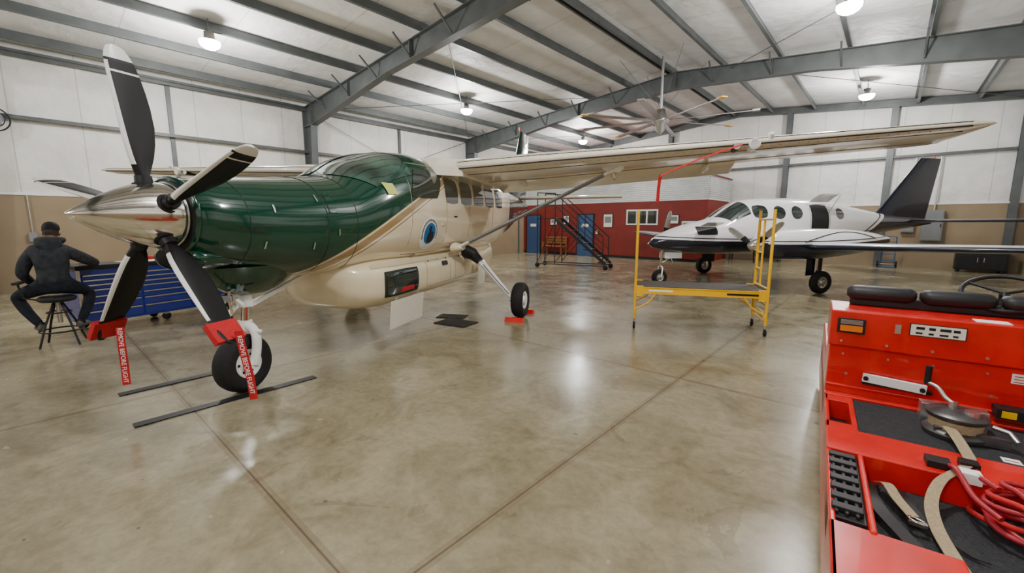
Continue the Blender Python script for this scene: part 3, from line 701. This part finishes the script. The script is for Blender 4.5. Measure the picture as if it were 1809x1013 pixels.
for yy in(0,W):
    b.cyl((0,yy,.12),(0,yy,2.75),.02,'black',n=8); b.cyl((.7,yy,.12),(.7,yy,2.7),.02,'black',n=8)
    b.cyl((0,yy,.14),(2.65,yy,.14),.02,'black',n=8); b.beam((.7,yy,1.8),(2.6,yy,.2),.03,.1,'black')
    b.cyl((.0,yy,2.75),(.7,yy,2.7),.018,'black',n=8); b.cyl((.7,yy,2.7),(2.5,yy,1.15),.018,'black',n=8); b.cyl((.0,yy,2.3),(.7,yy,2.3),.014,'black',n=8); b.cyl((.7,yy,2.25),(2.5,yy,.7),.014,'black',n=8)
    b.cyl((2.5,yy,.3),(2.5,yy,1.15),.018,'black',n=8); b.cyl((1.6,yy,1.05),(1.6,yy,1.92),.015,'black',n=8)
    b.cyl((0,yy,.2),(.7,yy,1.7),.014,'black',n=8); b.cyl((.7,yy,.2),(1.5,yy,1.1),.014,'black',n=8)
    for x in(0,2.6): b.rev((x,yy,.09),(0,1,0),[(-.025,0),(-.025,.08),(.025,.09),(.025,0)],'rubber',16)
for i in range(7): b.bb(.75+.26*i,1.0+.26*i,0,W,1.56-.22*i,1.59-.22*i,'black')
b.bb(0,.72,0,W,1.78,1.82,'black')
b.build('rolling_stairs',loc=(.95,16.0,0),rz=-R(27))
b=B()
for i in range(4): b.bb(-.65,.65,-.2+.1*i,-.12+.1*i,.44,.47,'wood')
for i in range(3): b.bb(-.65,.65,.22,.25,.58+.13*i,.68+.13*i,'wood')
for x in(-.6,.6): b.bb(x-.03,x+.03,-.2,-.14,0,.44,'wood'); b.bb(x-.03,x+.03,.2,.26,0,.95,'wood'); b.bb(x-.03,x+.03,-.2,.22,.40,.44,'wood'); b.bb(x-.03,x+.03,-.2,.22,.62,.65,'wood'); b.bb(x-.03,x+.03,-.2,-.15,.44,.64,'wood')
b.build('wooden_bench',loc=rw(-13.1,18.1),rz=RZ,bevel=.005)
b=B(); b.bb(-1.,1.,-.3,.3,.74,.78,'greyp')
for x in(-.95,.95):
    for y in(-.25,.25): b.bb(x-.02,x+.02,y-.02,y+.02,0,.74,'black')
b.bb(-.6,-.2,-.2,.2,.78,1.0,'black'); b.bb(.1,.5,-.2,.2,.78,.95,'paper'); b.build('work_table',loc=rw(-4.4,21.1),rz=RZ)
for q,z,w,h in((1.1,1.55,.55,1.1),(.45,1.6,.35,.6)):
    b=B(); b.bb(q-w/2,q+w/2,SB-.22,SB-.06,z-h/2,z+h/2,'greyp'); b.bb(q-w/2+.03,q+w/2-.03,SB-.235,SB-.22,z-h/2+.03,z+h/2-.03,'greyp'); b.bb(q+w/2-.08,q+w/2-.05,SB-.25,SB-.235,z-.06,z+.06,'black')
    b.cyl((q,SB-.12,z+h/2),(q,SB-.12,3.98),.025,'alu',n=8); b.build('electrical_panel',rz=RZ,bevel=.005)
b=B()
for x in(-.2,.2): b.tube([(x,0,.1),(x,0,1.0),(x,-.06,1.15)],.016,'bluem')
b.cyl((-.2,-.06,1.15),(.2,-.06,1.15),.016,'bluem')
for z in(.25,.5,.75,.95): b.bb(-.2,.2,-.01,.01,z-.015,z+.015,'bluem')
b.bb(-.24,.24,-.25,0,.03,.045,'bluem')
for x in(-.26,.26): b.rev((x,.1,.12),(1,0,0),[(-.03,0),(-.03,.11),(.03,.12),(.03,0)],'rubber',20)
b.cyl((-.26,.1,.12),(.26,.1,.12),.012,'alu'); b.build('hand_truck',loc=rw(-.0,21.2),rz=RZ)
b=B(); b.bb(-.6,.6,-.25,.25,.08,.75,'black'); b.bb(-.62,.62,-.27,.27,.75,.79,'greyp')
for i in range(2): b.bb(-.57+.58*i,-.02+.58*i,-.265,-.25,.12,.72,'black'); b.bb(-.1+.15*i,-.08+.15*i,-.285,-.265,.35,.5,'alu')
for x in(-.5,.5): b.bb(x-.04,x+.04,-.2,.2,0,.08,'black')
b.build('storage_cabinet',loc=rw(2.35,21.1),rz=RZ,bevel=.006)
b=B(); b.cyl((0,0,.28),(.0,.25,1.55),.014,'wood',n=10); b.bb(-.15,.15,-.05,.02,.2,.28,'wood'); b.bb(-.16,.16,-.06,.03,.0,.2,'strap'); b.build('push_broom',loc=rw(-15.1,.35),rz=RZ+R(90))
b=B(); b.bb(QL+.05,QL+.13,.0,.14,1.2,1.42,'greyp'); b.cyl((QL+.09,.07,1.42),(QL+.09,.07,2.3),.012,'alu',n=8); b.build('outlet_box',rz=RZ)
b=B(); c=Vector((QL+.25,-.25,3.95)); b.torus(c,(1,0,.0),.26,.015,'black'); b.torus(c+Vector((.06,0,0)),(1,0,0),.18,.01,'black'); b.cyl(c-Vector((.2,0,0)),c+Vector((.06,0,0)),.05,'black')
for k in range(4):
    a=R(90*k+20); b.box(c+Vector((.02,math.cos(a)*.12,math.sin(a)*.12)),(.02,.1,.18),'greyp',Matrix.Rotation(a,3,'X'))
b.build('wall_fan',rz=RZ)

# ------------------------------------------------------------------ tool chest
b=B(); LC=2.15
b.bb(-.6,0,0,LC,.14,.96,'chest'); b.bb(-.63,.03,-.03,LC+.03,.96,1.02,'black'); b.bb(-.58,-.02,-.012,0,.18,.93,'chest')
cols=[(.03,.72),(.75,1.42),(1.45,2.12)]
for ci,(y0,y1) in enumerate(cols):
    z=.17; hs=[.16,.13,.10,.10,.075,.075,.075]
    for h in hs:
        b.bb(0,.018,y0,y1,z+.004,z+h-.006,'chest'); b.bb(.016,.038,y0+.01,y1-.01,z+h-.028,z+h-.008,'alu'); z+=h
b.bb(-.02,.022,-.014,.02,.15,.95,'alu')
for x in(-.52,-.08):
    for y in(.15,LC-.15,LC/2): b.rev((x,y,.065),(1,0,0),[(-.02,0),(-.02,.06),(.02,.065),(.02,0)],'rubber',18); b.bb(x-.035,x+.035,y-.04,y+.04,.10,.14,'alu')
b.build('rolling_tool_chest',loc=(-6.39,6.2,0),rz=-R(26.7),bevel=.004)
CH=(-6.39,6.2); 
def chw(x,y,z): 
    c,s=math.cos(-R(26.7)),math.sin(-R(26.7)); return Vector((CH[0]+c*x-s*y,CH[1]+s*x+c*y,z))
b=B(); b.box((0,0,.004),(.22,.3,.006),'paper'); b.box((.15,.25,.004),(.22,.3,.006),'paper',Matrix.Rotation(.4,3,'Z')); b.box((-.12,.5,.03),(.2,.28,.05),'redf'); b.build('paper_stack',loc=chw(-.3,.75,1.021),rz=-R(20))
b=B(); b.bb(-.12,.12,-.2,.2,0,.14,'redf'); b.bb(-.1,.1,-.18,.18,.14,.16,'black'); b.cyl((0,-.12,.22),(0,.12,.22),.012,'black'); b.cyl((0,-.12,.15),(0,-.12,.22),.01,'black'); b.cyl((0,.12,.15),(0,.12,.22),.01,'black'); b.build('parts_box',loc=chw(-.3,1.6,1.021),rz=-R(26),bevel=.008)
PS=Vector((-6.18,5.68,0)); PR=R(35)
b=B(); b.rev((0,0,.60),(0,0,1),[(0,.0),(0,.17),(.02,.19),(.05,.19),(.07,.16),(.075,0)],'black',28)
b.cyl((0,0,.30),(0,0,.60),.025,'alu')
for k in range(4):
    a=R(45+90*k); b.tube([(.05*math.cos(a),.05*math.sin(a),.58),(.17*math.cos(a),.17*math.sin(a),.30),(.27*math.cos(a),.27*math.sin(a),.0)],.013,'black')
b.torus((0,0,.20),(0,0,1),.215,.011,'black',36,8); b.torus((0,0,.45),(0,0,1),.12,.009,'black',28,8)
b.tube([(-.1,0,.61),(-.30,-.02,.66),(-.33,-.04,.86)],.012,'black'); b.box((-.33,0,.87),(.06,.26,.03),'black')
b.build('shop_stool',loc=PS,rz=PR,bevel=.0)

# ------------------------------------------------------------------ person
PE=empty('seated_mechanic',PS,PR)
def skin_mesh(verts,edges,radii,root,sub=2):
    me=D.meshes.new('tmp'); me.from_pydata(verts,edges,[]); o=D.objects.new('tmp',me); C.collection.objects.link(o)
    C.view_layer.objects.active=o; sm=o.modifiers.new('s','SKIN'); sm.use_smooth_shade=True
    for i,r in enumerate(radii):
        r=(r,r) if not isinstance(r,tuple) else r; me.skin_vertices[0].data[i].radius=r
    me.skin_vertices[0].data[root].use_root=True
    ss=o.modifiers.new('u','SUBSURF'); ss.levels=sub; ss.render_levels=sub
    dg=C.evaluated_depsgraph_get(); ev=o.evaluated_get(dg); m2=D.meshes.new_from_object(ev); D.objects.remove(o); return m2
V=[(0,0,.82),(0,-.02,.93),(0,.0,1.08),(0,.06,1.22),(0,.11,1.33),(0,.15,1.40),(0,.17,1.45),
 (-.16,.07,1.27),(-.25,.10,1.16),(-.33,.15,.97),(-.29,.30,.85),(-.28,.37,.80),
 (.16,.08,1.27),(.26,.13,1.18),(.37,.32,1.075),(.27,.57,1.07),(.21,.65,1.07),
 (-.10,.02,.80),(-.27,.12,.74),(-.43,.22,.66),(-.33,.14,.46),(-.21,.06,.28),
 (.10,.02,.80),(.19,.15,.74),(.29,.27,.67),(.25,.18,.46),(.18,.08,.28)]
E=[(0,1),(1,2),(2,3),(3,4),(4,5),(5,6),(3,7),(7,8),(8,9),(9,10),(10,11),(3,12),(12,13),(13,14),(14,15),(15,16),(0,17),(17,18),(18,19),(19,20),(20,21),(0,22),(22,23),(23,24),(24,25),(25,26)]
Rr=[(.175,.135),(.175,.14),(.185,.145),(.185,.14),(.10,.095),(.06,.06),(.055,.055),
 .100,.086,.068,.052,.036, .100,.086,.068,.052,.036, .108,.096,.076,.064,.050, .108,.096,.076,.064,.050]
bm_=skin_mesh(V,E,Rr,0)
for k in('hoodie','jeans','skin'): bm_.materials.append(M[k])
for p in bm_.polygons:
    c=p.center; p.use_smooth=True
    legs=min((c-Vector(V[i])).length for i in(17,18,19,20,21,22,23,24,25,26)); arm=min((c-Vector(V[i])).length for i in(9,10,11,14,15,16))
    if c.z>1.40 and abs(c.x)<.08: p.material_index=2
    elif (c-Vector(V[11])).length<.03 or (c-Vector(V[16])).length<.03: p.material_index=2
    elif c.z<.88 and legs<arm+.03: p.material_index=1
    else: p.material_index=0
o=D.objects.new('body',bm_); C.collection.objects.link(o); o.parent=PE
def hand(w,d,side,name):
    w=Vector(w); d=Vector(d).normalized(); lat=Vector((d.y,-d.x,0))*side; up=Vector((0,0,1))
    vs=[w,w+d*.04,w+d*.085]; es=[(0,1),(1,2)]; rr=[(.026,.022),(.038,.018),(.036,.015)]
    for k,(off,L) in enumerate(((-.030,.066),(-.010,.078),(.010,.074),(.030,.058))):
        i=len(vs); p=w+d*.075+lat*off
        vs+=[p,p+d*.02+up*.006,p+d*(.02+L*.5)+up*.010,p+d*(.02+L)+up*(-.008)]; es+=[(2,i),(i,i+1),(i+1,i+2),(i+2,i+3)]; rr+=[.011,.010,.009,.0075]
    i=len(vs); vs+=[w+d*.03-lat*.035,w+d*.06-lat*.058,w+d*.085-lat*.062+up*-.004]; es+=[(1,i),(i,i+1),(i+1,i+2)]; rr+=[.014,.011,.009]
    m=skin_mesh(vs,es,rr,0); m.materials.append(M['skin'])
    for p in m.polygons: p.use_smooth=True
    o=D.objects.new(name,m); C.collection.objects.link(o); o.parent=PE
hand((-.28,.37,.79),(-.1,.8,-.75),1,'hand_left'); hand((.21,.65,1.062),(-.45,.9,-.12),-1,'hand_right')
b=B(); hc=Vector((0,.20,1.53)); 
tilt=Matrix.Rotation(R(-20),3,'X')
def hp(th,ph):
    x=.076*math.cos(ph)*math.cos(th); y=.098*math.cos(ph)*math.sin(th); z=.118*math.sin(ph)
    if z<0: x*=1+z*1.6; y*=1+z*.6 if y>0 else 1+z*2.2
    if y>0:
        nz=math.exp(-((x/.014)**2)-((z+.012)/.028)**2); y+=.022*nz
        y-=.008*math.exp(-(((abs(x)-.032)/.016)**2)-((z-.012)/.014)**2)
        y+=.006*math.exp(-((x/.028)**2)-((z+.062)/.01)**2)+.008*math.exp(-((x/.03)**2)-((z+.095)/.018)**2)
    return hc+tilt@Vector((x,y,z))
N1,N2=40,32
b.rings([[hp(2*math.pi*j/N1,-math.pi/2+.02+(math.pi-.04)*i/N2) for j in range(N1)] for i in range(N2+1)],'skin')
for sg in(1,-1):
    b.rings([[hc+tilt@Vector((sg*(.073+.012*k),-.005+.02*kk*math.cos(t*math.pi/6),-.005+.032*kk*math.sin(t*math.pi/6))) for t in range(12)] for k,kk in((0,.8),(.8,1),(1.4,.9),(1.3,.5))],'skin')
    b.rev(hc+tilt@Vector((sg*.03,.080,.012)),tilt@Vector((0,1,0)),[(0,.012),(.006,.010),(.009,.0)],'whitet',12); b.rev(hc+tilt@Vector((sg*.03,.087,.012)),tilt@Vector((0,1,0)),[(0,.005),(.003,.0)],'black',10)
b.rings([[hc+tilt@Vector((.02*math.cos(t*math.pi/6),.088,-.048+.005*math.sin(t*math.pi/6)+0)) for t in range(12)],[hc+tilt@Vector((.016*math.cos(t*math.pi/6),.094,-.048+.003*math.sin(t*math.pi/6))) for t in range(12)]],'cable')
b.build('head',PE)
b=B()
b.grid(lambda u,v:hc+tilt@Vector((1.05*.078*math.cos(math.pi+math.pi*u),1.06*.1*math.sin(math.pi+math.pi*u)*(1 if v>.4 else .85+.37*v),-.07+.09*v)),16,6,'hair')
b.build('hair',PE)
b=B()
b.rings([[hc+tilt@Vector((.088*math.cos(t*2*math.pi/28)*k,.108*math.sin(t*2*math.pi/28)*k-.002,z)) for t in range(28)] for z,k in((.0,.99),(.015,1.),(.06,.99),(.09,.90),(.115,.72),(.130,.45),(.136,.1))],'cap')
b.grid(lambda u,v:hc+tilt@Vector(((u-.5)*.15*(1-.25*v*v),.085+.035*math.cos((u-.5)*2.6)-.01+.075*v*math.cos((u-.5)*2),.025-.02*v-.05*(u-.5)**2)),12,5,'cap')
b.cyl(hc+tilt@Vector((0,0,.134)),hc+tilt@Vector((0,0,.142)),.008,'cap'); b.build('cap',PE)
b=B()
hk=[]
for i in range(13):
    a=math.pi*(1.0+ (i/12)); hk.append(Vector((.12*math.cos(a),.13+.125*math.sin(a)*.9,1.425-.02*math.sin(math.pi*i/12))))
b.tube(hk,[.03+.036*math.sin(math.pi*i/12) for i in range(13)],'hoodie',12)
b.rings([[Vector((.125*k*math.cos(t*math.pi/8),.0-.02*v+.055*k*math.sin(t*math.pi/8),1.43-.19*v)) for t in range(16)] for v,k in((0,.9),(.25,1.1),(.5,1.0),(.8,.6),(1.,.15))],'hoodie')
b.build('hood',PE)
b=B()
for (ax,ay,dx,dy) in((-.21,.06,-.35,.9),(.18,.08,.2,1)):
    d=Vector((dx,dy,0)).normalized(); l=Vector((d.y,-d.x,0)); p=Vector((ax,ay,.222))
    rs=[]
    for t,w,h in((-.07,.02,.04),(-.06,.035,.075),(-.02,.04,.095),(.04,.042,.075),(.10,.048,.055),(.16,.045,.045),(.19,.025,.03)):
        rs.append([p+d*t+l*w*math.cos(k*math.pi/6)+Vector((0,0,max(-.010,h*math.sin(k*math.pi/6)) if math.sin(k*math.pi/6)>0 else -.010)) for k in range(12)])
    b.rings(rs,'shoe')
    b.cyl((ax,ay,.25),(ax,ay,.31),.046,'jeans',.052,n=14)
b.build('shoes',PE)

# ------------------------------------------------------------------ red tug
TG=empty('red_aircraft_tug',(2.27,2.94,0),-R(35.5)); r_='red'; Wt=1.55
b=B()
b.bb(.02,Wt-.02,-2.5,1.7,.14,.30,'black')
b.bb(0,.025,-2.5,1.7,.12,.44,r_); b.bb(Wt-.025,Wt,-2.5,1.7,.12,.44,r_)
b.bb(0,Wt,-.97,-.66,.30,.455,r_)
b.bb(.13,.16,-.66,0,.30,.44,r_); b.bb(0,.14,-.14,0,.30,.44,r_); b.bb(0,.14,-.66,-.54,.30,.44,r_)
b.bb(.13,.155,-1.66,-.97,.30,.45,r_)
b.bb(0,.40,-2.5,-1.64,.30,.44,r_); b.bb(.0,Wt,-2.5,-2.35,.2,.44,r_)
b.bb(0,Wt,0,.42,.30,.80,r_); b.bb(-.01,Wt+.01,-.035,.42,.80,1.05,r_)
b.bb(0,Wt,.42,1.7,.30,.62,r_)
b.bb(0,Wt,-.02,0,.50,.52,r_); b.bb(0,Wt,-.06,0,.43,.455,r_)
b.bb(Wt-.25,Wt,-1.64,-.97,.30,.45,r_)
b.build('body',TG,bevel=.008)
b=B()
b.bb(.16,Wt-.03,-.655,-.005,.41,.435,'mat'); b.bb(.16,Wt-.25,-1.66,-.97,.30,.315,'mat'); b.bb(.40,Wt-.03,-2.35,-1.66,.30,.315,'mat')
b.bb(.0,.13,-1.60,-.98,.30,.43,'black')
for i in range(7): b.bb(.01,.12,-1.56+.085*i,-1.515+.085*i,.43,.455,'black')
for i in range(3): b.bb(.02+.036*i,.035+.036*i,-1.58,-.99,.43,.447,'black')
b.build('deck_mats',TG,bevel=.004)
b=B()
for i,(x0,x1) in enumerate(((.08,.46),(.48,.84),(.86,1.2))):
    rs=[]
    for x,k in((x0,.5),(x0+.02,.85),(x0+.05,1),(x1-.05,1),(x1-.02,.85),(x1,.5)):
        rs.append([Vector((x,.30+.075*k*math.cos(t*math.pi/8),1.135+.055*k*math.sin(t*math.pi/8)+.008*math.sin(x*17))) for t in range(16)])
    b.rings(rs,'black')
b.bb(.1,1.15,.27,.33,1.05,1.12,'black'); b.bb(.08,1.2,.45,.95,.62,.80,'black')
sw=Vector((.90,.42,1.19)); sax=Vector((-.1,-.45,.85)); b.torus(sw,sax,.20,.014,'black',40,8); b.cyl(sw,sw-sax.normalized()*.25,.025,'black')
d,a_,e_=b.frame(sax)
for k in range(3):
    t=R(120*k+30); b.cyl(sw,sw+(a_*math.cos(t)+e_*math.sin(t))*.2,.010,'black',n=8)
b.bb(1.22,1.26,.1,.13,1.05,1.25,'black'); b.build('seat_and_steering',TG,bevel=.01)
b=B()
f=-.036
b.bb(.03,.18,f-.02,f,.90,1.00,'black'); b.bb(.045,.165,f-.035,f-.02,.915,.955,'orange')
for i in range(4): b.bb(.045,.165,f-.03,f-.02,.965+.008*i,.969+.008*i,'alu')
b.bb(.40,.66,f-.006,f,.93,1.01,'black'); b.bb(.405,.655,f-.009,f-.006,.935,1.005,'paper')
for i,(x,w) in enumerate(((.43,.04),(.49,.03),(.54,.05),(.60,.03))):
    b.bb(x,x+w,f-.0105,f-.009,.975,.992,'black'); b.bb(x,x+w*.8,f-.0105,f-.009,.945,.957,'black')
b.bb(.70,.85,.0,.10,1.0505,1.053,'whitet'); b.bb(.92,1.0,f-.004,f,.88,.99,'alu'); b.bb(.33,.36,f-.005,f,.93,.99,'alu')
b.bb(.88,1.05,-.006,0,.70,.76,'whitet')
for i in range(3): b.bb(.89,1.03,-.0075,-.006,.708+.017*i,.713+.017*i,'redf')
for i in range(3): b.bb(.74+.09*i,.81+.09*i,-.60,-.54,.4355,.4375,'whitet'); b.bb(.75+.09*i,.80+.09*i,-.58,-.57,.4375,.438,'redf')
for x in(.06,.3,.52,.76,1.0,1.3):
    b.cyl((x,f,.84),(x,f-.01,.84),.009,'alu',n=6)
    b.cyl((x+.05,0,.60),(x+.05,-.01,.60),.009,'alu',n=6); b.cyl((x+.02,0,.74),(x+.02,-.008,.74),.007,'alu',n=6)
b.beam((.20,-.03,.60),(.52,-.03,.58),.03,.055,'whitet'); b.cyl((.215,-.045,.60),(.215,-.06,.60),.014,'black'); b.cyl((.50,-.045,.58),(.50,-.06,.58),.014,'black')
b.bb(.20,.55,-.028,0,.55,.57,'black')
b.bb(.82,1.05,-.10,0,.50,.56,'black'); b.bb(.84,.9,-.105,-.1,.51,.55,'yellow'); b.cyl((.95,-.11,.53),(.95,-.13,.53),.02,'alu')
b.build('panel_fittings',TG,bevel=.002)
b=B()
wc=Vector((.60,-.36,.435))
b.rev(wc,(0,0,1),[(0,.0),(0,.13),(.03,.14),(.05,.12),(.05,.085),(.11,.085),(.11,.125),(.135,.135),(.15,.11),(.165,.05),(.165,0)],'gun',32)
b.rev(wc+Vector((0,0,.052)),(0,0,1),[(0,.112),(.055,.115)],'strap',28)
b.bb(.47,.76,-.24,-.16,.435,.56,'alu'); b.bb(.50,.80,-.45,-.42,.44,.50,'gun')
b.cyl(wc+Vector((-.02,0,.16)),wc+Vector((-.02,0,.20)),.02,'alu')
b.tube(smooth_pts([wc+Vector((-.02,0,.19)),wc+Vector((-.05,.03,.21)),wc+Vector((-.08,.07,.25)),wc+Vector((-.12,.11,.26))]),.012,'alu'); b.cyl(wc+Vector((-.12,.11,.25)),wc+Vector((-.12,.11,.36)),.016,'black')
b.tube([wc+Vector((.14,-.02,.1)),wc+Vector((.2,-.04,.09)),wc+Vector((.22,-.1,.06))],.014,'alu')
b.cyl(wc+Vector((.05,-.05,.15)),wc+Vector((.05,-.05,.175)),.035,'alu',n=12)
b.build('winch',TG,bevel=.003)
b=B()
b.ribbon(smooth_pts([(.55,-.47,.52),(.57,-.55,.50),(.585,-.66,.475),(.575,-.8,.472),(.50,-.95,.475),(.43,-1.05,.45),(.385,-1.18,.40),(.385,-1.32,.36),(.41,-1.5,.345),(.43,-1.72,.36),(.47,-2.0,.34),(.52,-2.25,.33)]),.05,(1,.2,.1),'strap')
b.ribbon(smooth_pts([(.22,-1.04,.36),(.24,-1.12,.40),(.27,-1.2,.38),(.31,-1.3,.37)]),.045,(1,.3,0),'strap')
b.torus((.32,-1.33,.37),(.2,.2,1),.03,.006,'chrome',20,6); b.bb(.29,.35,-1.36,-1.34,.36,.375,'chrome')
b.ribbon(smooth_pts([(.20,-1.02,.335),(.18,-1.15,.35),(.20,-1.3,.36),(.27,-1.45,.35),(.33,-1.6,.35),(.40,-1.8,.335),(.48,-2.05,.33)]),.06,(1,.3,0),'black')
b.ribbon(smooth_pts([(.3,-1.02,.33),(.30,-1.15,.36),(.36,-1.3,.35),(.5,-1.42,.33)]),.05,(1,-.1,0),'black')
b.build('tie_down_straps',TG)
b=B()
for i in range(8):
    c=Vector((.74+.02*math.sin(i*2),-1.10+.03*math.cos(i*1.7),.345+.022*i)); pts=[]
    for k in range(37):
        t=k*2*math.pi/36; rr=.19+.02*math.sin(3*t+i)-.008*i; pts.append(c+Vector((rr*1.0*math.cos(t),rr*.85*math.sin(t),.014*math.sin(2*t+i))))
    b.tube(pts,.012,'cable' if i%3 else 'redf' ,8)
b.tube(smooth_pts([(.60,-1.1,.5),(.56,-1.02,.50),(.53,-.98,.49),(.58,-.90,.475)]),.012,'cable'); b.tube(smooth_pts([(.58,-1.25,.44),(.52,-1.15,.46),(.49,-1.0,.50),(.48,-.9,.475)]),.012,'cable')
b.bb(.50,.57,-1.03,-.97,.46,.51,'whitet'); b.bb(.40,.49,-.93,-.85,.457,.49,'black'); b.bb(.53,.60,-.86,-.80,.457,.49,'black')
b.tube(smooth_pts([(.80,-1.27,.44),(.88,-1.5,.36),(.8,-1.8,.335),(1.0,-2.1,.335)]),.012,'cable'); b.tube(smooth_pts([(.68,-1.27,.42),(.62,-1.45,.36),(.72,-1.75,.335),(.9,-2.2,.335)]),.012,'cable')
b.build('jumper_cables',TG,bevel=.002)
b=B()
for x in(.17,Wt-.17):
    for y in(-2.0,1.15): wheel(b,(x,y,.2),(1,0,0),.2,.2,'greyp')
b.build('wheels',TG)

# ------------------------------------------------------------------ world + camera
w=D.worlds.new('world'); C.scene.world=w; w.use_nodes=True; w.node_tree.nodes['Background'].inputs[0].default_value=(.02,.025,.035,1); w.node_tree.nodes['Background'].inputs[1].default_value=1
cam=D.cameras.new('camera'); cam.sensor_width=36; cam.lens=36*750/1809; cam.clip_start=.05; cam.clip_end=100
co=D.objects.new('camera',cam); C.collection.objects.link(co); co.location=(0,0,1.65); co.rotation_euler=(R(90-8.53),0,0); C.scene.camera=co
